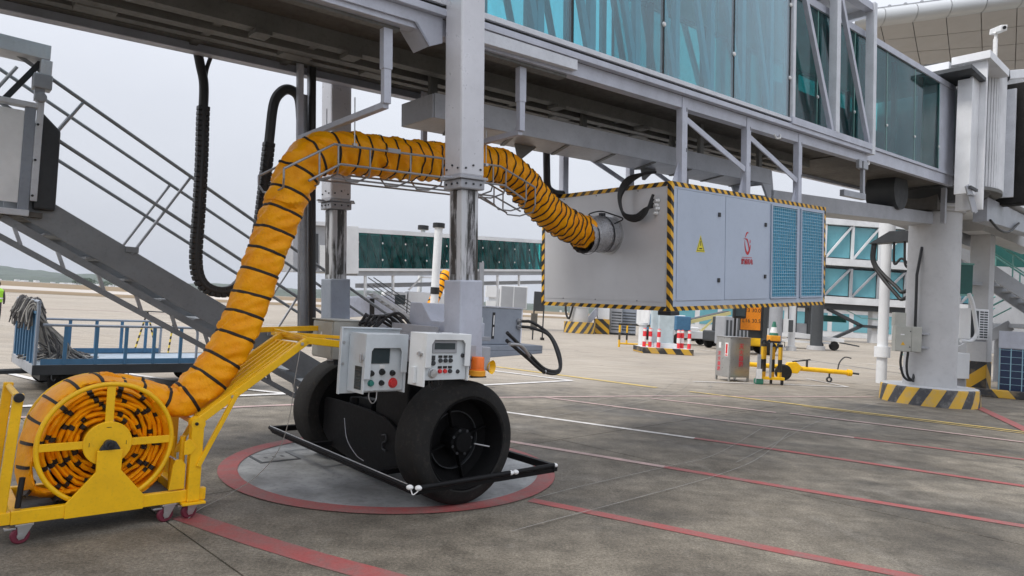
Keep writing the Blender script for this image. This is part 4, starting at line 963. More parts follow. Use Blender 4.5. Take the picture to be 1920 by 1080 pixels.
def caster(x, y, rz):
    cst = bpy.data.objects.new('caster', None); C.objects.link(cst); cst.parent = rc; cst.location = (x, y, 0); cst.rotation_euler = (0, 0, rz)
    part('caster_wheel', MB().lathe([(.0, .020), (.030, .021), (.048, .021), (.056, .012), (.056, -.012), (.048, -.021), (.030, -.021), (0, -.02)], (-.02, 0, .056), (0, 1, 0), 28), 'caster', cst, smooth=True)
    part('caster_fork', MB().prism([(-.035, .055), (-.03, .03), (0, .035), (.045, .118), (-.04, .118)], (0, -.030, 0), (1, 0, 0), (0, 0, 1), (0, .005, 0)).prism([(-.035, .055), (-.03, .03), (0, .035), (.045, .118), (-.04, .118)], (0, .025, 0), (1, 0, 0), (0, 0, 1), (0, .005, 0)).box(-.05, .05, -.035, .035, .119, .134), 'zinc', cst, bevel=.002)
    part('hub_cap', MB().lathe([(0, .034), (.02, .033), (.02, .02)], (-.02, 0, .056), (0, -1, 0), 14), 'zinc', cst, smooth=True)
    part('brake_pedal', MB().box(-.11, -.045, -.02, .02, .10, .113), 'zinc', cst, bevel=.002)
for x, y, rz in ((.05, .03, .05), (.05, CW - .03, .2), (.94, .03, .1), (1.11, .03, .1), (.94, CW - .03, -.2), (1.11, CW - .03, 0)): caster(x, y, rz)
# ramp: two side rails, slats between them, brace, level outer end (cart-local: x = s + 2.98, y = c + .43)
def RP(s, c_, z): return (s + 2.98, c_ + .43, z)
for c_, nm in ((-.42, 0), (.16, 1)):
    part('ramp_rail', MB().beam(RP(-1.885, c_, .735), RP(-1.03, c_, 1.375), .05, .06), 'yellow', rc, bevel=.005)
    part('ramp_outer_rail', MB().beam(RP(-1.045, c_, 1.38), RP(-.58, c_, 1.335), .05, .06), 'yellow', rc, bevel=.005)
    part('ramp_brace', MB().beam(RP(-1.60, c_ - .03, .95), RP(-1.86, c_ - .03, .40), .03, .035), 'yellow', rc, bevel=.004)
for k in range(5):
    c_ = -.30 + .092 * k
    part('ramp_slat', MB().beam(RP(-1.84, c_, .76), RP(-1.08, c_, 1.335), .022, .03), 'yellow', rc, bevel=.003)
for (s, z) in ((-1.07, 1.335), (-1.87, .72)): part('ramp_cross_bar', MB().beam(RP(s, -.40, z), RP(s, .14, z), .035, .03), 'yellow', rc, bevel=.003)
for (s, z, w_) in ((-.98, 1.385, .05), (-.78, 1.36, .03), (-.60, 1.345, .04)): part('ramp_cross_bar', MB().beam(RP(s, -.39, z), RP(s, .42, z), w_, .03), 'yellow', rc, bevel=.003)
part('guide_bar', MB().beam(RP(-1.28, .55, 1.40), RP(-.45, .55, 1.44), .03, .05), 'yellow', rc, bevel=.003)
part('guide_bar', MB().beam(RP(-1.02, .12, 1.405), RP(-.40, -.20, 1.385), .025, .03).beam(RP(-1.03, -.38, 1.40), RP(-.92, .54, 1.412), .03, .028), 'yellow', rc, bevel=.003)
for (s, z) in ((-1.63, .925), (-1.08, 1.35)): part('ramp_bolt', MB().lathe([(0, .01), (.014, .009), (.014, 0)], RP(s, -.446, z), (0, -1, 0), 10), 'zinc', rc)
ch = thingF('rope', 'thin pale cord hanging from the yellow ramp down to the ground', 'rope', -1.1, -.45, 0)
part('strand', MB().tube(catmull([(-.0, -.01, 1.30), (-.03, -.01, 1.05), (-.04, .02, .75), (-.08, .10, .45), (-.2, .25, .2), (-.42, .3, .06), (-.65, .2, .012), (-.8, .0, .012)], 10),   .0032, 6), 'net', ch, smooth=True)

# ================================================================== CONTROL BOXES, CABINETS, CABLES ON THE BOGIE
# hooded control box with a display, knobs and push buttons
cb = thingF('control_box', 'pale grey hooded control box with red mushroom button and small dark display', 'control box', -.81, -1.06, .99)
part('back_plate', MB().box(-.08, .50, .305, .317, -.03, .53), 'ctrl', cb, bevel=.003)
part('back_flange', MB().box(-.08, -.068, .28, .304, -.03, .53).box(-.067, .5, .28, .304, .518, .53), 'ctrl', cb, bevel=.002)
part('body', MB().box(.007, .383, .036, .304, .02, .47), 'ctrl', cb, bevel=.006)
part('hood', MB().prism([(0, 0), (.40, 0), (.40, .50), (0, .50), (0, .13), (.055, .13), (.055, .34), (.075, .37), (.33, .37), (.35, .34), (.35, .13), (.40, .13), (.40, .0)][::-1] if False else [(0, .12), (.055, .12), (.055, .345), (.075, .375), (.325, .375), (.345, .345), (.345, .17), (.40, .17), (.40, .49), (0, .49)], (-.005, .0, .0), (1, 0, 0), (0, 0, 1), (0, .012, 0)), 'ctrl', cb, bevel=.003)
part('hood_side', MB().box(-.005, .006, .0125, .28, .0, .49), 'ctrl', cb, bevel=.002)
part('hood_side', MB().box(.384, .395, .0125, .28, .0, .49), 'ctrl', cb, bevel=.002)
part('hood_top', MB().box(.0065, .3835, .0125, .28, .479, .49), 'ctrl', cb, bevel=.002)
sw = part('side_window', MB().box(-.009, -.0055, .045, .155, .03, .22), 'screen', cb)
for k in range(6): part('terminal_row', MB().box(-.0105, -.0095, .055, .145, .045 + .028 * k, .055 + .028 * k), 'dark', sw)
dsp = part('display', MB().box(.07, .24, .029, .0355, .245, .375), 'screen', cb, bevel=.004)
for (x, z, nm, mt, r_) in ((.075, .165, 'selector_knob', 'blk', .02), (.175, .175, 'key_switch', 'blk', .022), (.275, .165, 'selector_knob', 'blk', .02), (.075, .085, 'push_button', 'green', .022), (.175, .085, 'push_button', 'blk', .019), (.285, .082, 'emergency_button', 'red', .034)):
    part(nm, MB().lathe([(0, .03), (r_ * .9, .028), (r_, .018), (r_, .008), (r_ * 1.25, .007), (r_ * 1.25, 0)], (x, .0355, z), (0, -1, 0), 20), mt, cb, smooth=True)
part('label_tab', MB().box(.15, .20, .033, .0355, .205, .235), 'wht', cb)
part('latch', MB().box(-.02, -.0055, .02, .07, .275, .30).cyl((-.025, .045, .255), (-.025, .045, .325), .01, 8), 'zinc', cb, bevel=.002)
for z in (.40, .22): part('bolt', MB().lathe([(0, .01), (.012, .009), (.012, 0)], (-.045, .304, z), (0, -1, 0), 8), 'zinc', cb)
part('wire_loop', MB().tube(catmull([(.15, .17, .02), (.14, .16, -.05), (.17, .15, -.10), (.21, .16, -.07), (.22, .17, .02)], 8), .005, 6), 'zinc', cb, smooth=True)
part('mounting_arm', MB().box(.1, .2, .318, .50, .25, .33), 'grey', cb)

cb2 = thingF('control_box', 'bright white hooded control box with wide display and rows of small buttons', 'control box', -.56, -1.53, 1.12)
part('body', MB().box(.009, .423, .022, .22, .035, .388), 'ctrl2', cb2, bevel=.008)
part('hood', MB().prism([(0, .13), (.055, .13), (.055, .315), (.08, .35), (.36, .35), (.385, .32), (.385, .14), (.44, .14), (.44, .40), (0, .40)], (-.005, -.02, 0), (1, 0, 0), (0, 0, 1), (0, .012, 0)), 'ctrl2', cb2, bevel=.003)
part('hood_side', MB().box(-.006, .008, -.0075, .215, -.02, .40), 'ctrl2', cb2, bevel=.003)
part('hood_side', MB().box(.424, .436, -.0075, .215, .02, .40), 'ctrl2', cb2, bevel=.003)
part('hood_top', MB().box(.009, .4235, -.0075, .215, .389, .40), 'ctrl2', cb2, bevel=.002)
part('front_panel', MB().box(.02, .415, .012, .0215, .03, .37), 'ctrl', cb2, bevel=.003)
part('display_frame', MB().box(.07, .31, .004, .0115, .245, .345), 'fargrey', cb2, bevel=.003)
part('display', MB().box(.09, .29, .0015, .0038, .275, .325), 'screen', cb2)
for j in range(2):
    for i in range(3):
        b_ = part('push_button', MB().lathe([(0, .018), (.015, .017), (.018, .008), (.018, 0)], (.155 + .05 * i, .0118, .185 - .085 * j), (0, -1, 0), 16), 'red' if (j == 1 and i < 2) else 'dark', cb2, smooth=True)
        part('button_tag', MB().box(.135 + .05 * i, .175 + .05 * i, .0095, .0118, .206 - .085 * j, .226 - .085 * j), 'blk', b_)
part('rotary_knob', MB().lathe([(0, .03), (.03, .028), (.034, .01), (.04, .008), (.04, 0)], (.085, .0118, .085), (0, -1, 0), 24), 'zinc', cb2, smooth=True)
part('key_switch', MB().lathe([(0, .015), (.02, .014), (.02, 0)], (.085, .0118, .165), (0, -1, 0), 16).box(.065, .105, .0085, .0118, .185, .225), 'dark', cb2, smooth=True)
part('indicator', MB().lathe([(0, .012), (.015, .010), (.018, 0)], (.335, .0118, .095), (0, -1, 0), 16), 'dark', cb2, smooth=True)
part('lock', MB().lathe([(0, .015), (.014, .014), (.018, 0)], (.375, .0118, .225), (0, -1, 0), 14), 'dark', cb2, smooth=True)
part('latch', MB().box(-.02, -.0065, .02, .09, .225, .245).cyl((-.024, .05, .215), (-.024, .05, .255), .01, 8), 'zinc', cb2, bevel=.002)
part('side_rail', MB().box(-.035, -.007, .09, .14, .0, .13), 'ctrl2', cb2, bevel=.003)
for x in (.19, .36): part('top_plug', MB().lathe([(0, .004), (.026, .003), (.026, 0)], (x, .1, .401), (0, 0, 1), 16), 'grey', cb2, smooth=True)
part('wire_loop', MB().tube(catmull([(.12, .1, .035), (.12, .09, -.03), (.16, .08, -.06), (.21, .09, -.02), (.2, .1, .035)], 8), .006, 6).tube(catmull([(.16, .12, .035), (.17, .12, -.02), (.21, .11, -.045), (.26, .12, -.01), (.27, .12, .035)], 8), .006, 6), 'cable', cb2, smooth=True)
part('mounting_arm', MB().box(.43, .62, .14, .20, .20, .30), 'grey', cb2, bevel=.004)

bz = thingF('warning_beacon', 'orange warning beacon lamp beside the bright white control box', 'beacon', .06, -1.42, 1.16)
part('lens', MB().lathe([(0, .165), (.05, .164), (.056, .155), (.058, .06), (.064, .056), (.064, .05)], (0, 0, 0), (0, 0, 1), 28), 'orange', bz, smooth=True)
part('base_ring', MB().lathe([(.064, .05), (.072, .045), (.072, .005), (.06, 0), (0, 0)], (0, 0, 0), (0, 0, 1), 28), 'amber', bz, smooth=True)
part('bracket', MB().box(-.07, .09, -.02, .02, -.014, -.001), 'blk', bz, bevel=.003)
hn = thingF('warning_horn', 'small round yellow horn behind the orange beacon', 'horn', .30, -1.25, 1.22)
part('bell', MB().lathe([(.025, -.05), (.03, 0), (.05, .04), (.062, .06), (.058, .055), (.03, .01), (0, 0)], (0, 0, 0), (.35, -1, 0), 24), 'yellow', hn, smooth=True)
part('mount', MB().box(-.04, .0, .02, .08, -.08, .05), 'grey', hn, bevel=.004)

bc = thingF('junction_cabinet', 'beige steel junction cabinet standing beside the far lift column', 'cabinet', -.46, .22, 1.12)
part('body', MB().box(0, .40, 0, .44, .03, .41), 'beige', bc, bevel=.006)
part('door', MB().box(-.012, -.001, .012, .43, .045, .395), 'beige', bc, bevel=.004)
part('lid', MB().box(-.02, .41, -.01, .45, .411, .42), 'beige', bc, bevel=.003)
part('sticker', MB().prism([(0, 0), (.09, 0), (.09, .08), (.06, .08), (.06, .13), (.03, .13), (.03, .08), (0, .08)], (-.0125, .28, .16), (0, -1, 0), (0, 0, 1), (-.0015, 0, 0)), 'wht', bc)
part('gland_row', MB().cyl((.1, .1, .0), (.1, .1, .03), .03, 10).cyl((.2, .1, -.02), (.2, .1, .03), .025, 10).box(.05, .26, .05, .2, -.03, -.0005), 'dark', bc)
part('mounting_foot', MB().box(.1, .37, .1, .3, -.03, .029), 'grey', bc)
cbn = thingF('cable_bundle', 'heap of black cable ends and glands lying on top of the bogie beam', 'cables', -.10, -.05, 1.43)
rb = random.Random(4)
for k in range(12):
    y = -.12 + .035 * k; part('plug', MB().cyl((-.10 + rb.uniform(-.03, .03), y, .06 + rb.uniform(0, .05)), (-.02, y + .02, .15 + rb.uniform(-.03, .04)), .016, 8), 'cable', cbn, smooth=True)
for k in range(5):
    y0 = .2 - .09 * k; part('cable_strand', MB().tube(catmull([(-.04, y0, .17), (.05, y0 - .1, .13 + .02 * k), (.12, y0 - .3, .06), (.2, -.45 - .05 * k, .025)], 8), .016, 8), 'cable', cbn, smooth=True)
hc = thingF('hydraulic_hose', 'pair of black hoses looping from the grey cabinet back to the white control box', 'hose', 1.42, -.45, 1.56)
for k in range(2):
    part('hose', MB().tube(catmull([(0, -.02, .06 - .06 * k), (.10, -.08, .05 - .06 * k), (.26 - .02 * k, -.20, -.08), (.28 - .03 * k, -.34, -.28), (.12, -.50, -.44 + .02 * k), (-.25, -.66, -.42 + .03 * k), (-.62, -.78, -.26 + .05 * k), (-.95, -.86, -.10 + .07 * k)], 10), .017, 10), 'cable', hc, smooth=True)
part('silver_conduit', MB().tube(catmull([(-.95, -.90, -.13), (-.75, -.84, -.15), (-.6, -.80, -.25)], 8), .016, 8), 'zinc', hc, smooth=True)
part('hose_clip', MB().lathe([(.022, 0), (.026, .01), (.022, .02)], (-.25, -.66, -.42), (-.9, -.3, .2), 12), 'zinc', hc)

# ---- hanging cable chain at the far side of the bridge
cl = thingT('cable_chain', 'thick black cable chain hanging in a deep loop from the bridge on the left', 'cable chain', -1.39, 1.05, 4.18)
CP = [(-1.42, 4.30), (-1.37, 4.05), (-1.335, 3.85), (-1.345, 3.5), (-1.355, 3.1), (-1.38, 2.6), (-1.405, 2.15), (-1.36, 1.93), (-1.22, 1.835), (-1.05, 1.86), (-.92, 2.05), (-.83, 2.40), (-.77, 2.9), (-.72, 3.4), (-.68, 3.76), (-.61, 3.90), (-.52, 3.94), (-.43, 3.87), (-.405, 3.65), (-.40, 3.45)]
cp_, cpl = resample(catmull([(a + 1.39, -.15 * max(0, min(1, (a + 1.2) / .8)), n - 4.18) for a, n in CP], 10), .01)
part('cable_core', MB().tube(cp_, .046, 10, up=(0, 1, 0)), 'cable', cl, smooth=True)
part('cable_core', MB().tube(catmull([(.16, -.03, .12), (.12, -.02, -.02), (.075, -.01, -.18), (.065, 0, -.35)], 8), .02, 8), 'cable', cl, smooth=True)
part('clamp_sheath', MB().tube(catmull([(-.12, -.02, .07), (-.05, -.01, .0), (.0, .0, -.12), (.01, 0, -.22)], 8), .017, 8), 'galv', cl, smooth=True)
n0 = int(len(cp_) * .12)
for k in range(n0, int(len(cp_) * .78), 5):
    a_, b_ = cp_[k], cp_[k + 5].lerp(cp_[k + 4], .25)
    part('chain_link', MB().beam(a_, b_, .108, .085, up=(0, 1, 0)), 'cable', cl, bevel=.008)
part('guide_channel', MB().tube([Vector(p) + Vector((0, 0, 0)) for p in cp_[int(len(cp_) * .78):]], .052, 8, up=(0, 1, 0)), 'dark', cl, smooth=True)

# ================================================================== BOARDING STAIRS behind the duct, with platform box
st = thingF('boarding_stairs', 'dark grey sloping service stairs with double handrails coming down from the left platform', 'stairs', 1.2, 2.0, 0)
SLP = -.545
def ZS(s): return 1.74 + SLP * (s + 1.17)      # top of near stringer
def sp_(s, c_, dz): return (s - 1.2, c_ - 2.0, ZS(s) + dz)
for c_ in (2.0, 2.78):
    part('stringer', MB().prism([(-3.0 - 1.2, ZS(-3.0)), (1.95 - 1.2, ZS(1.95)), (1.95 - 1.2, ZS(1.95) - .30), (-3.0 - 1.2, ZS(-3.0) - .30)], (0, c_ - 2.0, 0), (1, 0, 0), (0, 0, 1), (0, .02, 0)), 'stair', st, bevel=.004)
    for dz in (1.135, .60):
        part('handrail', MB().tube([sp_(-3.3, c_, dz + (.02 if c_ < 2.5 else -.0)), sp_(1.5, c_, dz)], .019, 10), 'stair', st, smooth=True)
    for s in (-2.95, -1.9, -.35, 1.0):
        u_ = Vector((.5, 0, .866)) * 1.0
        part('rail_post', MB().tube([sp_(s, c_, -.05), (s - 1.2 + .52, c_ - 2.0, ZS(s + .52) + 1.135)], .015, 8), 'galv', st, smooth=True)
        part('post_foot', MB().box(s - 1.2 - .06, s - 1.2 + .06, c_ - 2.03, c_ - 1.97, ZS(s) - .03, ZS(s) + .03), 'stair', st, bevel=.003)
part('lower_chord', MB().beam(sp_(-3.0, 2.04, -.40), sp_(1.6, 2.04, -.40), .05, .07), 'stair', st, bevel=.003)
part('lower_chord', MB().beam(sp_(-3.2, 2.04, -.585), sp_(1.5, 2.04, -.565), .05, .055), 'stair', st, bevel=.003)
k = -2.9
while k < 1.5:
    part('tread', MB().beam(sp_(k, 2.022, -.27), sp_(k, 2.778, -.27), .24, .02), 'stair', st)
    part('chord_rung', MB().beam(sp_(k, 2.04, -.43), sp_(k + .06, 2.04, -.56), .05, .03), 'galv', st)
    k += .36
for (s, c_) in ((1.0, 2.05), (1.0, 2.75)):
    part('support_leg', MB().beam((s - 1.2, c_ - 2.0, ZS(s) - .35), (s - 1.2, c_ - 2.0, 0.0), .05, .05), 'stair', st)
for (x0, x1) in ((1.45, 1.95),): part('foot_pad', MB().box(x0 - 1.2, x1 - 1.2, -.05, .85, 0, max(.03, ZS(1.95) - .30)), 'stair', st)
pb = thingF('stair_platform', 'white panelled platform box with dark bumper at the top of the stairs', 'platform', -2.9, 1.9, 2.42)
part('side_panel', MB().box(-1.6, -.002, 0, .02, .06, .93), 'brightwhite', pb, bevel=.003)
part('corner_post', MB().box(.0, .085, -.01, .06, .0, .97), 'bluegrey', pb, bevel=.006)
part('top_rail', MB().box(-1.6, .10, -.02, .10, .971, 1.02), 'white', pb, bevel=.006)
part('bottom_rail', MB().box(-1.6, .09, -.02, .10, -.06, -.001), 'white', pb, bevel=.006)
part('platform_floor', MB().box(-1.6, .2, .02, 1.0, -.06, -.01), 'pan', pb)
part('guide_plate', MB().box(.088, .145, -.012, .0, .09, 1.10), 'white', pb, bevel=.01)
for z in (.14, .48, .82): part('guide_bolt', MB().lathe([(0, .01), (.012, .009), (.012, 0)], (.105, -.012, z), (0, -1, 0), 8), 'blk', pb)
part('bumper', MB().prism([(.12, .02), (.30, .02), (.295, .80), (.13, .96)], (0, .01, 0), (1, 0, 0), (0, 0, 1), (0, .45, 0)), 'dark', pb, bevel=.02)
part('warning_sticker', MB().box(-.30, -.185, -.0025, -.0005, .56, .66), 'amber', pb)
part('arch_post', MB().box(.06, .14, -.02, .06, 1.05, 1.28), 'galv', pb, bevel=.004)
part('motor', MB().box(.04, .19, -.06, .10, 1.16, 1.30).cyl((.11, -.05, 1.08), (.11, .06, 1.08), .05, 14), 'galv', pb, bevel=.01)
part('arch_knee', MB().box(.09, .18, -.05, .25, 1.30, 1.44), 'white', pb, bevel=.006)
part('arch_beam', MB().box(-1.6, .16, -.05, .25, 1.445, 1.585), 'white', pb, bevel=.006)
part('arch_strut', MB().beam((-.15, .1, 1.03), (.1, .1, 1.44), .05, .05), 'dark', pb)
for k in range(3): part('guard_rail', MB().tube([(-.9 + .3 * k, .5, 1.0), (-.9 + .3 * k + .25, .5, 1.45)], .016, 8), 'stair', pb, smooth=True)

# ================================================================== BAGGAGE CART
bgc = thing('baggage_cart', 'flat baggage cart with blue rail sides and a pile of cargo nets', 'baggage cart', (-7.13, 10.23, 0), R(43))
BL, BW, DZ = 3.5, 2.15, .48
M['deckblue'] = paint('worn_deck', (.30, .36, .42), .5, dirt=.6, dirtcol=(.12, .13, .14), scale=5, var=.2)
part('deck', MB().box(.03, BL - .03, 0.03, BW - .03, DZ - .03, DZ), 'deckblue', bgc)
for (x0, x1, y0, y1) in ((0, BL, 0, .029), (0, BL, BW - .029, BW), (0, .029, .03, BW - .03), (BL - .029, BL, .03, BW - .03)):
    part('deck_beam', MB().box(x0, x1, y0, y1, DZ - .14, DZ + .01), 'fargrey' if x1 < .1 else 'dark', bgc, bevel=.004)
for (y, x1) in ((.03, 2.35), (BW - .03, 2.35)):
    part('side_rail', MB().tube(catmull([(.1, y, DZ + .62), (1.0, y, DZ + .62), (x1 - .1, y, DZ + .62), (x1 - .03, y, DZ + .60), (x1, y, DZ + .53), (x1, y, DZ + .3), (x1, y, DZ)], 6), .022, 10), 'bluegrey', bgc, smooth=True)
    for k in range(5): part('side_post', MB().box(  .38 + .42 * k, .43 + .42 * k, y - .018, y + .018, DZ + .011, DZ + .60), 'blue', bgc, bevel=.003)
    part('toe_board', MB().box(.1, x1, y - .008, y + .008, DZ + .012, DZ + .10), 'blue', bgc)
for k in range(8): part('end_bar', MB().box(.01, .05, .10 + k * (BW - .24) / 7, .145 + k * (BW - .24) / 7, DZ + .011, DZ + .78), 'blue', bgc, bevel=.003)
part('end_rail', MB().box(.0, .06, .05, BW - .05, DZ + .781, DZ + .82), 'blue', bgc, bevel=.004)
part('end_hoop', MB().tube(catmull([(.03, .03, DZ), (.03, .03, DZ + .85), (.03, .06, DZ + .94), (.03, .14, DZ + .97), (.03, BW - .14, DZ + .97), (.03, BW - .06, DZ + .94), (.03, BW - .03, DZ + .85), (.03, BW - .03, DZ)], 6), .024, 10), 'bluegrey', bgc, smooth=True)
for (x, y) in ((.45, .3), (.45, BW - .3), (2.75, .3), (2.75, BW - .3)):
    wv = bpy.data.objects.new('wheel', None); C.objects.link(wv); wv.parent = bgc; wv.location = (x, y, .2)
    part('tyre', MB().lathe([(.11, .05), (.17, .055), (.2, .03), (.2, -.03), (.17, -.055), (.11, -.05), (.11, .05)], (0, 0, 0), (0, 1, 0), 28), 'rubber', wv, smooth=True)
    part('hub', MB().lathe([(0, .05), (.11, .045), (.11, -.045), (0, -.05)], (0, 0, 0), (0, 1, 0), 20), 'black', wv, smooth=True)
part('turntable', MB().box(.15, .75, .3, BW - .3, .22, DZ - .141), 'dark', bgc)
part('axle_beam', MB().box(2.5, 3.0, .4, BW - .4, .2, DZ - .141).beam((2.75, .4, .35), (3.2, .4, .2), .06, .08), 'dark', bgc)
part('drawbar', MB().beam((.3, BW / 2 - .1, .3), (-1.4, BW / 2, .26), .06, .06).beam((.3, BW / 2 + .1, .3), (-1.4, BW / 2 + .02, .26), .06, .06), 'dark', bgc)
for x in (.25, 1.3, 2.2): part('tie_hook', MB().tube(catmull([(x, -.01, DZ - .14), (x, -.03, DZ - .2), (x + .03, -.03, DZ - .23), (x + .05, -.03, DZ - .2)], 5), .008, 6), 'dark', bgc, smooth=True)
nt_ = thing('cargo_net', 'tangled grey cargo nets draped over the end fence of the baggage cart', 'cargo net', bgc.matrix_basis @ Vector((.2, BW / 2, DZ)), R(43))
rn = random.Random(9); m1, m2 = MB(), MB()
for k in range(190):
    y = rn.uniform(-.90, .90); top = rn.uniform(.84, 1.0); x0 = rn.uniform(-.24, -.14)
    if k % 2:   # over the fence, hanging outside
        pts = [(x0 - .04 - rn.uniform(0, .06), y + rn.uniform(-.1, .1), rn.uniform(.50, .78)), (x0 - .05, y + rn.uniform(-.05, .05), .82), (x0 + .03, y, top + .06 * rn.random()), (x0 + .12, y + rn.uniform(-.1, .1), rn.uniform(.7, .85))]
    else:       # inside, running down to the heap
        pts = [(x0 + .02, y, top), (x0 + .12, y + rn.uniform(-.1, .1), .70), (x0 + .2 + .3 * rn.random(), y + rn.uniform(-.2, .2), .30), (x0 + .25 + .6 * rn.random(), y * .9 + rn.uniform(-.2, .2), .04)]
    (m1 if rn.random() < .5 else m2).tube(catmull(pts, 4), rn.uniform(.007, .013), 5)
for k in range(150):
    a = rn.uniform(0, 6.28); r_ = rn.random() ** .6; c_ = Vector((.28 + .50 * r_ * math.cos(a), .55 * r_ * math.sin(a), .02 + .22 * (1 - r_) * rn.random()))
    pts = [c_ + Vector((rn.uniform(-.1, .1), rn.uniform(-.1, .1), rn.uniform(-.02, .05))) for _ in range(4)]
    (m1 if rn.random() < .25 else m2).tube(catmull(pts, 4), rn.uniform(.008, .014), 5)
part('net_rope', m1, 'net', nt_, smooth=True)['kind'] = 'stuff'
part('net_rope', m2, 'netd', nt_, smooth=True)['kind'] = 'stuff'
M['hazthin'] = hazard('hazard_pole_thin', (0, 0, 1), .16, (.72, .55, .08), (.02, .02, .02), .2)
tp_ = thing('pole_stand', 'thin black and yellow striped poles leaning together behind the baggage cart', 'pole stand', (-9.5, 18.3, 0), R(20))
for (x0, x1) in ((-.5, -.25), (.05, -.25), (.32, .42)): part('pole', MB().tube([(x0, 0, 0), (x1, .05, 1.12)], .022, 8), 'hazthin', tp_, smooth=True)
part('cross_bar', MB().cyl((-.4, .05, 1.12), (.5, .05, 1.12), .016, 8), 'dark', tp_)

# ================================================================== ROTUNDA AND ITS PIER (right)
PX, PY = 10.55, 17.0
pr = thing('bridge_pier', 'thick round concrete pier under the rotunda on a hazard striped base', 'pier', (PX, PY, 0), YAW)
part('base', MB().lathe([(0, .43), (1.02, .43), (1.07, .40), (1.09, 0)], (0, 0, 0), (0, 0, 1), 20), 'hazbase', pr)
part('base_top', MB().lathe([(0, .438), (1.03, .434), (1.05, .42)], (0, 0, 0), (0, 0, 1), 20), 'concrete', pr)
part('shaft', MB().lathe([(.585, .435), (.578, 1.0), (.575, 4.72), (.64, 4.74), (.64, 4.80), (.74, 4.82), (.74, 4.90)], (0, 0, 0), (0, 0, 1), 56), 'concrete', pr, smooth=True)
part('bearing_ring', MB().lathe([(.72, 4.90), (.80, 4.90), (.80, 5.0), (.66, 5.0), (.66, 5.12), (.9, 5.12), (.9, 5.2), (0, 5.2)], (0, 0, 0), (0, 0, 1), 48), 'dark', pr, smooth=True)
jx = thing('junction_box', 'pale grey junction box with warning triangle bolted to the round pier', 'junction box', (9.72, 16.55, 1.25), R(-8))
part('body', MB().box(-.30, .30, -.02, .20, .0, .62), 'beige', jx, bevel=.006)
part('door', MB().box(-.29, .06, -.035, -.021, .015, .605), 'beige', jx, bevel=.004)
part('door', MB().box(.068, .29, -.035, -.021, .015, .605), 'beige', jx, bevel=.004)
part('warning_label', MB().prism([(-.05, 0), (.05, 0), (0, .085)], (-.13, -.0355, .16), (1, 0, 0), (0, 0, 1), (0, -.002, 0)), 'warno', jx)
part('nameplate', MB().box(-.19, -.10, -.0375, -.0355, .40, .43), 'wht', jx)
for z in (.12, .50): part('lock', MB().lathe([(0, .012), (.014, .01), (.014, 0)], (.03, -.035, z), (0, -1, 0), 10), 'dark', jx)
part('bracket', MB().box(.30, .62, .04, .16, .10, .14).box(.30, .62, .04, .16, .44, .48), 'grey', jx)
part('conduit', MB().tube(catmull([(-.1, .08, 0), (-.12, .08, -.3), (-.02, .1, -.62), (.2, .2, -.70), (.3, .3, -.5)], 8), .03, 8).tube(catmull([(.05, .1, 0), (.03, .1, -.35), (.08, .12, -.6), (.25, .25, -.72)], 8), .03, 8).tube([(.2, .12, .62), (.2, .14, 1.9), (.32, .2, 2.6)], .035, 8), 'cable', jx, smooth=True)
part('meter_box', MB().box(-.28, -.02, .1, .3, .621, .95), 'beige', jx, bevel=.004)

ro = thing('rotunda', 'white clad bridge rotunda with ribbed curtain wall on top of the round pier', 'rotunda', (PX, PY, 0), YAW)
part('floor_disc', MB().lathe([(0, 5.2), (1.32, 5.2), (1.36, 5.22), (1.36, 5.29), (0, 5.29)], (.45, .1, 0), (0, 0, 1), 40), 'channel', ro, smooth=True)
part('drum_skirt', MB().lathe([(.95, 4.95), (1.2, 5.2)], (0.1, .1, 0), (0, 0, 1), 32), 'dark', ro, smooth=True)
n_s = 38
for k in range(n_s):
    a = R(-150) + R(150) * k / n_s; b_ = R(-150) + R(150) * (k + .66) / n_s
    m = MB(); vs = []
    for r_ in (1.35, 1.315):
        for q in (a, (a + b_) / 2, b_):
            rr = r_ + (.022 if q == (a + b_) / 2 else 0)
            for z in (5.30, 8.15): vs.append((.45 + rr * math.cos(q), .1 + rr * math.sin(q), z))
    m.add(vs, [(0, 2, 3, 1), (2, 4, 5, 3), (6, 7, 9, 8), (8, 9, 11, 10), (0, 1, 7, 6), (4, 10, 11, 5), (1, 3, 9, 7), (3, 5, 11, 9), (0, 6, 8, 2), (2, 8, 10, 4)])
    part('curtain_slat', m, 'panelwhite', ro)
part('drum_core', MB().lathe([(1.305, 5.30), (1.305, 8.15)], (.45, .1, 0), (0, 0, 1), 48), 'fardark', ro, smooth=True)
part('top_ring', MB().lathe([(0, 8.30), (1.42, 8.28), (1.43, 8.16), (1.30, 8.155)], (.45, .1, 0), (0, 0, 1), 48), 'fardark', ro, smooth=True)
part('side_plate', MB().box(-1.36, -1.30, -1.34, -.80, 4.57, 7.95), 'panelwhite', ro, bevel=.006)
part('side_plate', MB().box(-1.95, -1.89, -1.22, -.93, 4.85, 7.42), 'panelwhite', ro, bevel=.006)
part('side_plate', MB().box(-1.885, -1.365, -1.20, -1.15, 4.9, 7.5), 'panelwhite', ro, bevel=.004)
part('cap_plate', MB().box(-2.45, -1.37, -1.32, -.45, 7.47, 7.56), 'fardark', ro, bevel=.004)
part('cap_fascia', MB().box(-1.5, .1, -1.42, -.66, 7.951, 8.13), 'panelwhite', ro, bevel=.006)
part('roof_box', MB().box(-1.6, -.4, -.64, .9, 7.58, 8.02), 'panelwhite', ro, bevel=.006)
part('tunnel_socket', MB().box(-1.29, -.9, -1.0, 1.0, 5.3, 7.6), 'grey', ro)
part('step_ladder', MB().beam((-2.12, -1.22, 5.0), (-1.85, -1.30, 4.45), .03, .12).beam((-1.98, -1.22, 5.0), (-1.70, -1.30, 4.45), .03, .12).beam((-2.1, -1.27, 4.8), (-1.85, -1.27, 4.8), .08, .02), 'grey', ro)
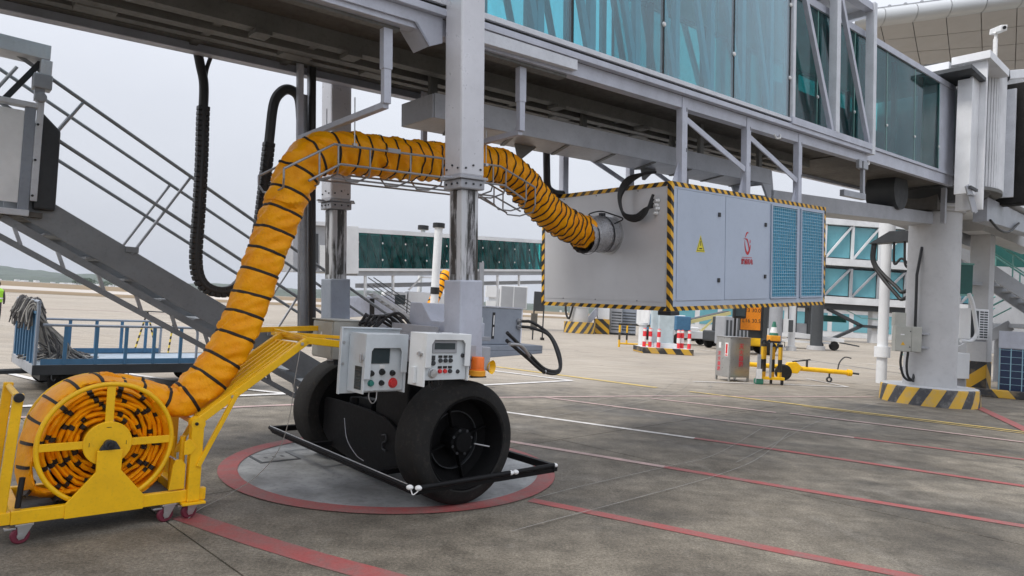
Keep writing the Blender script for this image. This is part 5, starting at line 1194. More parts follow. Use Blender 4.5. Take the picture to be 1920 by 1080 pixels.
part('floor_hatch', MB().box(-2.1, -1.6, -1.3, -1.25, 4.93, 4.99), 'dark', ro)
for x in (-.95, -.15): part('tray_post', MB().box(x - .06, x + .06, -.50, -.40, 4.35, 5.2), 'grey', ro, bevel=.004)
part('gear_case', MB().box(-.9, -.1, -.3, .5, 4.72, 5.18), 'pan', ro, bevel=.01)
part('cable_drum', MB().lathe([(0, -.3), (.42, -.3), (.42, .3), (0, .3)], (-2.95, .1, 4.85), (0, 1, 0), 32), 'fardark', ro, smooth=True)
part('link_panel', MB().box(1.25, 1.32, -1.32, -.6, 5.25, 8.0), 'white', ro, bevel=.006)
part('rubber_buffer', MB().box(1.45, 1.85, -1.62, -.9, 5.1, 8.2), 'rubber', ro, bevel=.04)
part('walkway_body', MB().box(2.4, 9.0, -1.15, 1.5, 5.25, 8.4), 'panelwhite', ro, bevel=.01)
part('walkway_beam', MB().prism([(.4, 4.55), (9, 4.9), (9, 5.24), (.4, 5.15)], (0, -1.0, 0), (1, 0, 0), (0, 0, 1), (0, .3, 0)), 'grey', ro, bevel=.006)
part('walkway_beam', MB().box(.2, 9.0, .9, 1.2, 4.6, 5.15), 'grey', ro, bevel=.006)
part('canopy_beam', MB().beam((1.3, -.9, 8.40), (7.5, -1.4, 10.2), .3, .22).beam((1.2, -.6, 8.45), (8, -.8, 9.6), .35, .3), 'panelwhite', ro, bevel=.01)
part('cable', MB().tube(catmull([(.6, -1.02, 4.6), (1.3, -1.05, 4.45), (2.2, -1.05, 4.5), (3.2, -1.05, 4.85)], 8), .03, 8), 'cable', ro, smooth=True)
cc_ = thing('security_camera', 'white security camera on a short post above the rotunda', 'camera', F(15.95, -1.22, 8.30) + Vector((0, 0, 0)), YAW)
part('post', MB().cyl((0, 0, -.02), (0, 0, .75), .05, 12), 'wht', cc_, smooth=True)
part('arm', MB().tube([(0, 0, .72), (.02, 0, .85), (-.06, 0, .9)], .035, 8), 'wht', cc_, smooth=True)
part('housing', MB().beam((.22, .12, 1.02), (-.22, -.22, .90), .15, .14), 'wht', cc_, bevel=.015)
part('lens', MB().lathe([(0, 0), (.04, 0), (.04, .02)], (-.225, -.225, .9), (-.78, -.6, -.2), 12), 'blk', cc_)
part('base_plate', MB().box(-.18, .18, -.12, .30, -.03, .0), 'wht', cc_, bevel=.004)

wp = thing('drain_pipe', 'white standing pipe with a collar left of the round pier', 'pipe', (12.31, 22.39, 0))
part('pipe', MB().cyl((0, 0, 0), (0, 0, 5.0), .16, 24), 'farwhite', wp, smooth=True)
part('collar', MB().cyl((0, 0, .85), (0, 0, 1.2), .24, 24), 'farwhite', wp, smooth=True)
part('cap', MB().cyl((0, 0, 4.75), (0, 0, 5.35), .25, 24), 'farwhite', wp, smooth=True)
pa = thing('cable_bracket', 'dark bracket arm with black cables sagging between white pipe and pier', 'cable arm', (11.2, 19.6, 0), R(-55))
part('arm', MB().prism([(-.9, 4.3), (.9, 4.35), (.9, 4.62), (-.3, 4.65)], (0, -.1, 0), (1, 0, 0), (0, 0, 1), (0, .35, 0)), 'dark', pa, bevel=.006)
part('lamp', MB().box(.3, .62, -.2, .05, 4.4, 4.62), 'farwhite', pa, bevel=.01)
for k, (x0, x1, zz) in enumerate(((-.8, .95, 2.7), (-.75, .9, 2.9), (.1, .8, 3.4), (-.2, .6, 3.7))):
    part('sagging_cable', MB().tube(catmull([(x0, 0, 4.35), (x0 + .03, 0, 3.7), ((x0 + x1) / 2 - .2, .02 * k, zz + .15), ((x0 + x1) / 2 + .1, 0, zz), (x1 - .12, 0, zz + .7), (x1, 0, 4.35)], 8), .055 if k < 2 else .035, 8), 'cable', pa, smooth=True)
part('riser', MB().tube([(.85, .05, 4.3), (.86, .05, 1.8)], .07, 8), 'cable', pa, smooth=True)

# ---- behind the pier: square column, stairs, outdoor units, kerb
sqc = thing('square_column', 'square concrete column with striped foot right behind the round pier', 'column', (14.75, 21.3, 0), R(41))
part('shaft', MB().box(-.27, .27, -.27, .27, 0, 4.9), 'concrete', sqc, bevel=.02)
part('striped_foot', MB().box(-.275, .275, -.275, .275, .0, .95), 'hazcol', sqc, bevel=.02)
part('head_beam', MB().box(-1.2, 6.0, -.3, .3, 4.9, 5.4), 'concrete', sqc)
oa = thing('outdoor_unit', 'white outdoor air conditioner with louvred side mounted on the square column', 'outdoor unit', (14.1, 20.35, 1.62), R(20))
part('casing', MB().box(-.42, .36, 0, .36, 0, .92), 'farwhite', oa, bevel=.01)
part('fan_recess', MB().box(-.40, -.08, -.006, -.0005, .06, .86), 'fardark', oa)
for k in range(11):
    for j in range(2): part('louvre_slot', MB().box(-.02 + .18 * j, .13 + .18 * j, -.006, -.0005, .06 + .075 * k, .105 + .075 * k), 'fardark', oa)
part('bracket', MB().box(-.4, .34, .05, .3, -.06, -.001).box(-.3, -.24, .3, .8, -.06, .0).box(.2, .26, .3, .7, -.06, .0), 'grey', oa)
part('insulated_pipe', MB().tube(catmull([(-.6, -.05, 1.35), (-.45, -.08, 1.0), (-.32, -.1, .4), (-.3, -.1, .15), (-.45, -.06, -.05), (-.8, 0, -.06)], 8), .055, 10), 'farwhite', oa, smooth=True)
lu = thing('outdoor_unit', 'lower white outdoor air conditioner partly hidden behind the round pier', 'outdoor unit', (13.2, 19.9, .45), R(20))
part('casing', MB().box(-.5, .45, 0, .36, 0, .75), 'farwhite', lu, bevel=.01)
for k in range(7): part('louvre_slot', MB().box(-.42, -.1, -.006, -.0005, .08 + .085 * k, .125 + .085 * k), 'fardark', lu)
part('stand', MB().box(-.5, .45, 0, .36, -.45, -.38).box(-.45, -.4, .05, .3, -.38, -.001).box(.35, .4, .05, .3, -.38, -.001), 'grey', lu)
ge = thing('cooling_unit', 'big grey cooling unit with dark blue gridded front at the right edge', 'cooling unit', (14.42, 20.0, 0), R(-38))
part('casing', MB().box(0, 2.6, .02, 1.0, .12, 1.92), 'fargrey', ge, bevel=.01)
part('top_panel', MB().box(0, 2.6, 0, .0195, 1.42, 1.92), 'lightgrey', ge, bevel=.004)
part('coil_face', MB().box(.06, 2.6, .002, .0195, .16, 1.40), 'solar', ge)
for k in range(11): part('grid_bar', MB().box(.02 + .27 * k, .045 + .27 * k, -.008, .001, .14, 1.415), 'wire', ge)
for k in range(7): part('grid_wire', MB().box(.02, 2.6, -.010, -.0085, .16 + .2 * k, .172 + .2 * k), 'wire', ge)
part('foot', MB().box(.0, 2.6, .05, .2, 0, .118).box(.0, 2.6, .8, .95, 0, .118), 'dark', ge)
kb = thing('kerb', 'low black and yellow striped kerb along the right edge behind the pier', 'kerb', (13.4, 19.9, 0), R(-28))
part('kerb_block', MB().box(0, 6.5, -.15, .12, 0, .22), 'hazkerb', kb, bevel=.02)
ss = thing('steel_stairs', 'grey steel double flight of stairs with pale teal rails behind the square column', 'stairs', (16.0, 24.5, 0), R(-8))
for c_ in (0, 1.1):
    part('stringer', MB().beam((-.2, c_, 5.0), (3.9, c_, 2.3), .08, .45), 'fargrey', ss)
    part('stringer', MB().beam((-.7, c_ + 1.3, .1), (2.6, c_ + 1.3, 2.2), .08, .4), 'fargrey', ss)
    part('handrail', MB().cyl((-.2, c_, 6.1), (3.9, c_, 3.4), .035, 8).cyl((-.2, c_, 5.7), (3.9, c_, 3.0), .025, 8), 'tealrail', ss)
    part('handrail', MB().cyl((-.7, c_ + 1.3, 1.25), (2.6, c_ + 1.3, 3.3), .035, 8).cyl((-.7, c_ + 1.3, .8), (2.6, c_ + 1.3, 2.85), .025, 8), 'tealrail', ss)
    for k in range(5): part('baluster', MB().cyl((.2 + .85 * k, c_, 4.75 - .56 * k), (.2 + .85 * k, c_, 5.85 - .56 * k), .025, 8), 'tealrail', ss)
for k in range(13):
    part('tread', MB().box(.1 + .29 * k, .42 + .29 * k, .04, 1.06, 4.72 - .19 * k, 4.76 - .19 * k), 'fargrey', ss)
    part('tread', MB().box(-.55 + .24 * k, -.25 + .24 * k, 1.34, 2.36, .16 + .153 * k, .20 + .153 * k), 'fargrey', ss)
part('landing', MB().box(2.5, 4.2, 0, 2.4, 2.1, 2.25), 'fargrey', ss)
part('glazed_screen', MB().box(-.1, 4.2, 2.45, 2.5, 4.5, 6.2), 'teal', ss)
part('support_post', MB().box(2.6, 2.75, 2.2, 2.35, 0, 2.1).box(3.9, 4.05, .05, .2, 0, 2.1), 'fargrey', ss)
sg = thing('sign_panel', 'dark green sign panel seen just right of the round pier', 'sign', (13.65, 20.9, 3.0), R(0))
part('panel', MB().box(-.35, .55, 0, .06, 0, .9), 'teal', sg, bevel=.008)
part('frame', MB().box(-.38, .58, -.01, .07, .901, .96).box(-.38, .58, -.01, .07, -.06, -.001), 'tealrail', sg)
part('bracket', MB().box(.4, .9, .061, .5, .3, .4), 'fargrey', sg)

# ================================================================== TERMINAL ROOF (upper right)
tb = thing('terminal_building', 'curved terminal roof edge with panelled grey soffit behind the rotunda', 'building', (24, 40, 0))
TBO = Vector((24, 40, 0))
def soff(u, v):
    """u along the eave (0 = left tip), v from the eave inwards"""
    q = (1, u, v, u * u, u * v, v * v)
    X, Y, Z = (sum(k * t for k, t in zip(co, q)) for co in ((18.0314, 1.5026, 1.1913, .0572, .0507, .0719), (34.144, -.144, 1.9, .036, 0, .1), (17.202, .2344, .1366, .0259, -.0509, .0242)))
    return Vector((X, Y, Z)) - TBO
NU, NV = 8, 7
for i in range(-1, NU):
    for j in range(NV):
        e = .012
        q = [soff(i + a, j + b) for a, b in ((e, e), (1 - e, e), (1 - e, 1 - e), (e, 1 - e))]; up_ = Vector((0, .05, .12))
        part('soffit_panel', MB().add(q + [p + up_ for p in q], [(0, 1, 2, 3), (4, 7, 6, 5), (0, 4, 5, 1), (1, 5, 6, 2), (2, 6, 7, 3), (3, 7, 4, 0)]), 'soffit', tb)
    m = MB(); rows = []
    for k in range(5):
        uu = i + .008 + (.984) * k / 4
        b0 = soff(uu, 0); ring = []
        for a in range(9):
            th = math.pi * a / 8; ring.append(b0 + Vector((0, -.46 * math.sin(th) + .02, .46 * (1 - math.cos(th)))))
        rows.append(ring)
    m.add([p for r_ in rows for p in r_], [(k * 9 + a, k * 9 + a + 1, (k + 1) * 9 + a + 1, (k + 1) * 9 + a) for k in range(4) for a in range(8)])
    part('eave_cladding', m, 'eave', tb, smooth=True)
    b0, b1 = soff(i, 0), soff(i + 1, 0)
    part('gutter_edge', MB().beam(b0 + Vector((0, .05, .95)), b1 + Vector((0, .05, .95)), .25, .06), 'fargrey', tb)
    for k in range(2): part('roof_clip', MB().box(*(lambda p: (p.x - .06, p.x + .06, p.y - .06, p.y + .06, p.z + .94, p.z + 1.05))(soff(i + .25 + .5 * k, 0))), 'fargrey', tb)
m = MB(); g_ = [[soff(i, j) + Vector((0, .2, .13)) for j in range(NV + 1)] for i in range(-1, NU + 1)]
m.add([p for r_ in g_ for p in r_], [(i * (NV + 1) + j, i * (NV + 1) + j + 1, (i + 1) * (NV + 1) + j + 1, (i + 1) * (NV + 1) + j) for i in range(NU + 1) for j in range(NV)])
part('soffit_backing', m, 'fardark', tb)
part('roof_slab', MB().add([soff(i, v) + Vector((0, 0, 0.96 if v == 0 else 1.8)) for i in range(-1, NU + 1) for v in (0, NV)], [(2 * i, 2 * i + 1, 2 * i + 3, 2 * i + 2) for i in range(NU + 1)]), 'eave', tb)
part('wall', MB().box(25.0, 60, 12.5, 30, 0, 16.0), 'fargrey', tb)
for k in range(7):
    for j in range(3): part('window', MB().box(25.6 + 4.2 * k, 29.3 + 4.2 * k, 12.44, 12.495, 1.2 + 5 * j, 5.2 + 5 * j), 'glassfar2', tb)

# two-level glazed link corridor far right
lc = thing('link_corridor', 'two storey white truss corridor with pale teal glass in the right background', 'corridor', (39.0, 85, 0), R(4))
for (z0, z1) in ((10.4, 14.6), (5.6, 9.2)):
    for k in range(-2, 10):
        gp = part('glass_bay', MB().box(3.6 * k + .15, 3.6 * k + 3.45, .3, .36, z0 + .15, z1 - .1), 'glassfar2', lc)
        part('truss_post', MB().box(3.6 * k - .14, 3.6 * k + .14, -.15, .15, z0, z1), 'farwhite' if z0 > 8 else 'fargrey', lc)
        part('truss_brace', MB().beam((3.6 * k + .2, 0, z0 + .1), (3.6 * k + 3.4, 0, z1 - .1), .24, .24), 'farwhite' if z0 > 8 else 'fargrey', lc)
part('slab', MB().box(-8, 38, -.3, 3.5, 9.5, 10.38), 'farwhite', lc); part('slab', MB().box(-8, 38, -.3, 3.5, 4.7, 5.58), 'farwhite', lc); part('slab', MB().box(-8, 38, -.3, 3.5, 14.62, 15.3), 'farwhite', lc)
part('back_wall', MB().box(-8, 38, 3.0, 3.2, 5.6, 14.6), 'fargrey', lc); part('under_beam', MB().box(-8, 38, .2, 3.0, 4.0, 4.69), 'fardark', lc)
for x in (-6.5, -3.6, -1.4, 7, 14, 22): part('column', MB().box(x, x + .7, .6, 1.6, 0, 4.0), 'fardark' if x < 0 else 'farwhite', lc)
for (p, q) in (((1.0, .5, 4.0), (5.5, .5, 2.1)), ((5.5, .5, 2.1), (1.6, .5, .2)), ((5.0, .5, 2.1), (9, .5, 2.0))): part('stair_stringer', MB().beam(p, q, .5, .35), 'fardark', lc)
part('stair_rail', MB().cyl((1.0, .5, 5.0), (5.5, .5, 3.1), .05, 6).cyl((5.5, .5, 3.1), (9, .5, 3.0), .05, 6), 'tealrail', lc)
part('green_board', MB().box(-.6, 4.2, 1.7, 1.8, 2.4, 3.2), 'teal', lc)
part('plant_room', MB().box(-3.0, -.7, 1.0, 2.6, 0, 2.0), 'fargrey', lc)

# ================================================================== FAR JET BRIDGE (centre background)
def far_bridge(name, label, loc, yaw, L0, L1, z0, slope, group):
    fb = thing(name, label, 'jet bridge', loc, yaw, group); th = slope
    def fp(nm, mb, mat, **k): return part(nm, mb, mat, fb, loc=(0, 0, z0), rot=(0, -th, 0), **k)
    fp('floor_beam', MB().box(L0, L1, -1.15, 1.15, -.45, 0), 'fargrey'); fp('roof', MB().box(L0, L1, -1.2, 1.2, 2.45, 2.75), 'farwhite')
    fp('sill_rail', MB().box(L0, L1, -1.25, -1.16, -.12, .06), 'farwhite')
    x = L0; k = 0
    while x < L1 - .5:
        p = fp('glass_pane', MB().box(x + .04, min(x + 2.1, L1), -1.2, -1.17, .07, 2.44), 'glassfar')
        fp('truss_post', MB().box(x, x + .16, -1.0, -.86, 0, 2.45), 'fardark'); fp('truss_post', MB().box(x + 1.05, x + 1.2, -1.0, -.86, 0, 2.45), 'fardark')
        fp('truss_brace', MB().beam((x + .1, -.93, 2.4), (x + 1.1, -.93, .05), .13, .13).beam((x + 1.15, -.93, 2.4), (x + 2.15, -.93, .05), .13, .13), 'fardark')
        for z in (.65, 1.8): fp('pane_fixing', MB().lathe([(0, .03), (.07, .02), (.07, 0)], (x, -1.2, z), (0, -1, 0), 8), 'wht')
        x += 2.15
    fp('back_glazing', MB().box(L0, L1, 1.1, 1.15, .05, 2.44), 'glassfar2')
    fp('end_panel', MB().box(L0 - 2.2, L0 - .02, -1.3, 1.3, -.3, 2.85), 'farwhite', bevel=.02)
    fp('cab', MB().box(L0 - 5.2, L0 - 2.25, -1.5, 1.5, -.2, 2.7), 'fargrey', bevel=.03); fp('cab_window', MB().box(L0 - 4.6, L0 - 3.4, -1.53, -1.505, .2, 2.2), 'fardark'); fp('cab_roof', MB().box(L0 - 5.6, L0 - 2.2, -1.8, 1.8, 2.71, 2.95), 'farwhite')
    fp('cab_panel', MB().box(L0 - 3.3, L0 - 2.3, -1.54, -1.505, -.1, 1.5), 'wht')
    fp('cable_tray', MB().box(L0 + 1, L1, -.3, .3, -1.3, -1.0), 'fargrey')
    for x in (L0 + .7, L0 + 3.2, L0 + 15, L0 + 18): fp('hanger', MB().box(x, x + .15, -1.1, -.95, -1.9, -.45), 'farwhite')
    fp('hung_box', MB().box(L0 - 1.0, L0 + 3.4, -1.1, .9, -3.2, -1.9), 'lightgrey', bevel=.02)
    fp('box_slot', MB().box(L0 + 1.1, L0 + 1.5, -1.13, -1.105, -3.1, -2.0), 'blk')
    fp('cable_loop', MB().tube(catmull([(L0 + 9, -1, -.5), (L0 + 9.1, -1, -2.2), (L0 + 9.6, -1, -3.2), (L0 + 10.4, -1, -2.4), (L0 + 10.7, -1, -.9), (L0 + 11.2, -1, -.6), (L0 + 11.6, -1, -1.2), (L0 + 11.6, -1, -3)], 8), .09, 8), 'cable', smooth=True)
    for c_ in (-1.1, 1.1): fp('lift_column', MB().box(L0 + 12.4, L0 + 12.9, c_ - .25, c_ + .25, -z0 - .3, .6), 'fargrey')
    return fb
fbx = far_bridge('jet_bridge', 'distant jet bridge with dark teal glass seen between the two lift columns', (-11.3, 46, 0), R(52.3), 0, 24, 3.80, R(4.4), None)
fs = thing('service_stairs', 'pale folding stairs coming down beneath the distant jet bridge', 'stairs', (-9.5, 45, 0), R(35))
for c_ in (0, .9):
    part('stringer', MB().beam((.3, c_, 2.3), (4.6, c_, -.0), .1, .2), 'fargrey', fs); part('handrail', MB().cyl((.3, c_, 3.3), (4.6, c_, 1.0), .035, 6), 'fardark', fs); part('handrail', MB().cyl((.3, c_, 2.8), (4.6, c_, .5), .03, 6), 'fardark', fs)
for k in range(10): part('tread', MB().box(.4 + .42 * k, .7 + .42 * k, .05, .85, 2.2 - .225 * k, 2.24 - .225 * k), 'farwhite', fs)
fd = thing('air_duct', 'short orange duct climbing beneath the distant jet bridge', 'air duct', (-5.6, 46.5, 0), R(50))
FDP, _ = resample(catmull([(0, 0, 1.2), (.5, 0, 2.2), (1.0, 0, 3.3), (1.5, 0, 4.0)], 8), .1)
part('duct_sleeve', MB().tube(FDP, .36, 16), 'duct', fd, smooth=True)
for k in range(3, len(FDP) - 2, 4): part('duct_band', MB().tube(FDP[k:k + 2], .375, 16), 'band', fd)
part('support_leg', MB().box(-.1, .1, -.1, .1, 0, 1.2), 'yellow', fd)
wt = thing('loading_truck', 'white high loader truck parked under the distant jet bridge', 'truck', (-7.6, 50, 0), R(20))
part('body', MB().box(0, 3.6, 0, 2.0, .9, 2.6), 'farwhite', wt, bevel=.05); part('cab', MB().box(-1.7, -.05, 0, 2, .7, 2.5), 'farwhite', wt, bevel=.15); part('windscreen', MB().box(-1.2, -.2, -.02, -.001, 1.6, 2.3), 'screen', wt)
part('platform_frame', MB().beam((0, 0, 2.7), (.9, 0, 3.7), .12, .12).beam((.9, 0, 3.7), (3.2, 0, 3.8), .12, .12).beam((3.2, 0, 3.8), (3.5, 0, 2.7), .12, .12), 'farwhite', wt)
for x in (-1.0, 2.8): part('wheel', MB().lathe([(0, .1), (.4, .1), (.45, .05), (.45, -.1), (0, -.1)], (x, .05, .45), (0, -1, 0), 20), 'rubber', wt, smooth=True)
part('chassis', MB().box(-1.5, 3.5, .2, 1.8, .5, .89), 'fardark', wt)
for i, (x, y, zt, lab) in enumerate(((-3.40, 30.0, 5.15, 'white pole with black cap seen just left of the near lift column'), (-8.17, 60.0, 8.3, 'far white pole with black cap left of the nearer capped pole'))):
    mp_ = thing('vent_pole', lab, 'pole', (x, y, 0), 0, 'capped white poles')
    rq = 1.0 if i == 0 else 1.8; part('pole', MB().cyl((0, 0, 0), (0, 0, zt), .18 * (1 if i == 0 else 1.1), 20), 'farwhite', mp_, smooth=True); part('cap', MB().cyl((0, 0, zt), (0, 0, zt + .2 * rq), .27 * rq, 20), 'blk', mp_, smooth=True); part('collar', MB().cyl((0, 0, 2.2), (0, 0, 2.5), .2, 20), 'blk', mp_, smooth=True)
ua = thing('outdoor_unit', 'twin fan outdoor air conditioner behind the grey cabinet on the bogie', 'outdoor unit', (-.35, 29.5, 0), R(8))
part('casing', MB().box(-.15, 1.05, 0, .5, 1.75, 2.75), 'farwhite', ua, bevel=.02); part('grille', MB().box(-.1, .42, -.015, -.001, 1.8, 2.7), 'fargrey', ua); part('grille', MB().box(.47, 1.0, -.015, -.001, 1.8, 2.7), 'fargrey', ua); part('stand', MB().box(0, .9, .05, .45, 0, 1.74), 'lightgrey', ua)
part('vent_box', MB().box(-.75, -.3, .1, .5, 2.2, 2.7).box(-.7, -.3, .1, .5, 1.8, 2.05).box(-.6, -.16, .2, .4, 1.0, 2.6), 'farwhite', ua)
ib = thing('display_stand', 'dark display cabinet on thin legs behind the left edge of the air unit', 'display stand', (1.70, 40, 0), R(10))
part('screen_case', MB().box(-.35, .30, 0, .2, 1.7, 2.85), 'dark', ib, bevel=.02); part('leg', MB().box(.24, .30, .05, .15, 0, 1.7), 'dark', ib); part('leg', MB().box(-.35, -.28, .05, .15, 0, 1.7), 'dark', ib); part('cupboard', MB().box(-.45, -.1, .0, .25, .55, 1.55), 'pan', ib); part('foot', MB().box(.17, .37, -.05, .25, 0, .15), 'blk', ib)

# pier and plant under the air unit, far
pf = thing('bridge_pier', 'distant round pier on a striped base under the left half of the air unit', 'pier', (6.0, 58.5, 0))
part('base', MB().lathe([(0, .95), (1.35, .95), (1.35, 0)], (0, 0, 0), (0, 0, 1), 24), 'hazbase', pf); part('shaft', MB().lathe([(.8, .95), (.8, 6)], (-.1, 0, 0), (0, 0, 1), 24), 'concrete', pf, smooth=True)
part('band', MB().lathe([(.86, 2.2), (.86, 2.35)], (-.1, 0, 0), (0, 0, 1), 24), 'farwhite', pf); part('hose', MB().tube(catmull([(-1.2, -.3, 4.0), (-1.3, -.3, 2.0), (-1.0, -.6, 1.2), (-.7, -.8, 2.4)], 8), .09, 8), 'cable', pf, smooth=True)
p2 = thing('support_column', 'white leaning support post on a striped foot beside the distant round pier', 'column', (8.1, 59.5, 0))
part('shaft', MB().box(-.5, .5, -.4, .4, 1.3, 6), 'farwhite', p2); part('striped_foot', MB().box(-.7, .55, -.5, .5, 0, 1.3), 'hazcol', p2); part('strut', MB().beam((-1.6, 0, .6), (-.2, 0, 2.4), .5, .5), 'lightgrey', p2)
for i, (x, y, wx, h, lab, mt) in enumerate(((9.3, 59.5, 1.0, 2.5, 'louvred grey plant cabinet under the air unit left of the dark one', 'fargrey'), (10.5, 60, 1.3, 3.0, 'dark grey tall plant cabinet under the middle of the air unit', 'bluegrey'))):
    pc = thing('plant_cabinet', lab, 'cabinet', (x, y, 0)); part('casing', MB().box(-wx / 2, wx / 2, 0, 1, .15, h), mt, pc, bevel=.03); part('plinth', MB().box(-wx / 2, wx / 2, .1, .9, 0, .149), 'fardark', pc)
    for k in range(7): part('louvre', MB().box(-wx / 2 + .08, wx / 2 - .08, -.02, -.001, .4 + .25 * k, .5 + .25 * k), 'fardark', pc)

b2 = thing('support_column', 'pale blue grey column on a low striped slab under the corner of the air unit', 'column', (7.55, 33.3, 0), R(4))
part('slab', MB().box(-1.25, 1.25, -.9, .9, 0, .28), 'hazkerb', b2, bevel=.02); part('slab_top', MB().box(-1.22, 1.22, -.87, .87, .281, .288), 'farwhite', b2)
M['pale'] = paint('pale_blue_grey', (.45, .53, .56), .5, dirt=.1)
part('shaft', MB().box(-.36, .42, -.35, .35, .289, 4.4), 'pale', b2, bevel=.05); part('flange', MB().box(-.52, .55, -.5, .5, .29, .5), 'farwhite', b2, bevel=.02); part('side_channel', MB().box(-.62, -.361, -.2, .2, .501, 3.1), 'pale', b2)
for i, (dx, dy) in enumerate(((-1.05, -.4), (-.75, -.35), (-.40, -.6), (.62, -.45), (.85, -.3), (1.12, -.55))):
    pos = ('leftmost', 'second from left', 'third from left', 'third from right', 'second from right', 'rightmost')[i]
    bo = thing('bollard', pos + ' of the red and white bollards round the pale column', 'bollard', b2.matrix_basis @ Vector((dx, dy, .289)), 0, 'red and white bollards round the pale column')
    part('post', MB().cyl((0, 0, 0), (0, 0, .86), .085, 14), 'redwhite', bo, smooth=True); part('cap', MB().sphere((0, 0, .86), .085, 12, 6, (1, 1, .5)), 'red', bo, smooth=True)
wb = thing('standpipe', 'white capped standpipe between the left bollards and the pale column', 'standpipe', (6.75, 34.5, 0)); part('pipe', MB().cyl((0, 0, 0), (0, 0, 1.3), .2, 16), 'farwhite', wb, smooth=True); part('cap', MB().cyl((0, 0, 1.3), (0, 0, 1.42), .27, 16), 'farwhite', wb, smooth=True)
yb = thing('safety_barrier', 'yellow and black tubular barrier behind the red and white bollards', 'barrier', (6.9, 37, 0))
part('frame', MB().tube(catmull([(-.9, 0, 0), (-.9, 0, 1.15), (-.85, 0, 1.25), (.7, 0, 1.25), (.75, 0, 1.15), (.75, 0, 0)], 4), .06, 8), 'hazpole', yb, smooth=True); part('rail', MB().cyl((-.9, 0, .2), (.75, 0, .2), .05, 8).cyl((-.5, 0, .2), (-.5, 0, 1.2), .05, 8), 'hazpole', yb)
# fire extinguisher cabinet
fx = thing('extinguisher_cabinet', 'stainless steel fire extinguisher cabinet with red lettering', 'cabinet', (6.42, 19.7, 0), R(22))
part('body', MB().box(0, .74, 0, .62, .12, 1.28), 'steelbox', fx, bevel=.008); part('door', MB().box(.02, .72, -.012, -.001, .14, 1.26), 'steelbox', fx, bevel=.006); part('top', MB().box(-.02, .76, -.02, .64, 1.281, 1.30), 'steelbox', fx, bevel=.004)
for (x, y) in ((.03, .03), (.71, .03), (.03, .59), (.71, .59)): part('leg', MB().box(x - .025, x + .025, y - .025, y + .025, 0, .119), 'steelbox', fx)
M['redink'] = flat('red_lettering', (.62, .05, .07), .5)
for k, chh in enumerate('灭火器箱'):
    text_mesh('lettering', chh, .17, 'redink', fx, Matrix.Translation((.40, -.0145, 1.02 - .175 * k)) @ XZ, offset=.0035)
YZ = Matrix.Rotation(-math.pi / 2, 4, 'Z') @ XZ
for k, chh in enumerate('灭火器箱'):
    text_mesh('lettering', chh, .13, 'redink', fx, Matrix.Translation((-.0025, .46, .78 - .15 * k)) @ YZ, offset=.003)
part('notice', MB().box(-.0025, -.0005, .08, .22, .72, 1.12).box(-.0025, -.0005, .40, .50, .95, 1.12), 'wht', fx); part('notice_print', MB().box(-.0035, -.0027, .11, .19, .80, 1.08).box(-.0035, -.0027, .10, .20, .735, .775), 'red', fx)
# rack of striped poles, cone, tow bar
rk = thing('pole_rack', 'rack of upright black and yellow poles beside the fire extinguisher cabinet', 'pole rack', (7.50, 19.5, 0), R(5))
M['hazrack'] = hazard('hazard_rack_pole', (0, 0, 1), .72, (.76, .43, .01), (.015, .015, .015), .12)
for (x, y) in ((-.22, .0), (-.10, .1), (.05, .0), (.17, .12), (.30, .0), (.38, .1)): part('striped_pole', MB().cyl((x, y, .22), (x, y, 1.16), .045, 12), 'hazrack', rk, smooth=True)
part('rack_base', MB().box(-.3, .45, -.06, .18, .14, .22), 'yellow', rk, bevel=.01); part('rack_leg', MB().box(-.28, -.22, -.05, .0, 0, .139), 'blk', rk); part('rack_leg', MB().box(.35, .42, -.05, .0, 0, .139), 'blk', rk); part('rack_leg', MB().box(.1, .16, .1, .15, 0, .139), 'blk', rk)
part('upright', MB().box(-.02, .03, -.08, -.05, .2, 1.2), 'fargrey', rk); part('hook', MB().tube(catmull([(-.26, -.02, 1.16), (-.24, -.02, 1.24), (-.17, -.02, 1.26), (-.12, -.02, 1.18)], 5), .03, 8).tube(catmull([(-.1, -.02, 1.16), (-.08, -.02, 1.24), (-.02, -.02, 1.26), (.02, -.02, 1.18)], 5), .03, 8), 'blk', rk, smooth=True); part('hanger_loop', MB().tube([(.25, 0, 1.16), (.25, 0, 1.24), (.43, 0, 1.24), (.43, 0, 1.1)], .012, 6), 'blk', rk)
part('spade', MB().box(-.40, -.30, -.1, -.07, .45, .85).prism([(-.44, .05), (-.26, .05), (-.29, .45), (-.41, .45)], (0, -.1, 0), (1, 0, 0), (0, 0, 1), (0, .02, 0)), 'fargrey', rk); part('spade_blade', MB().box(-.42, -.27, -.13, -.105, .16, .44), 'wht', rk); part('boot', MB().box(-.42, -.2, -.12, .08, 0, .16), 'coneg', rk, bevel=.03)
part('lamp_shelf', MB().box(.0, .3, -.02, .18, 1.19, 1.25), 'fardark', rk)
cn = thing('traffic_cone', 'green traffic cone standing on the pole rack', 'cone', rk.matrix_basis @ Vector((.13, .08, 1.25)))
part('base', MB().box(-.15, .15, -.15, .15, 0, .16), 'amber', cn, bevel=.02); part('body', MB().lathe([(.13, .16), (.035, .56), (0, .565)], (0, 0, 0), (0, 0, 1), 20), 'coneg', cn, smooth=True); part('stripe', MB().lathe([(.115, .235), (.075, .40)], (0, 0, 0), (0, 0, 1), 20), 'wht', cn, smooth=True)
tw_ = thing('tow_bar', 'yellow tow bar on small wheels lying right of the pole rack', 'tow bar', (7.7, 21.6, 0), R(-4))
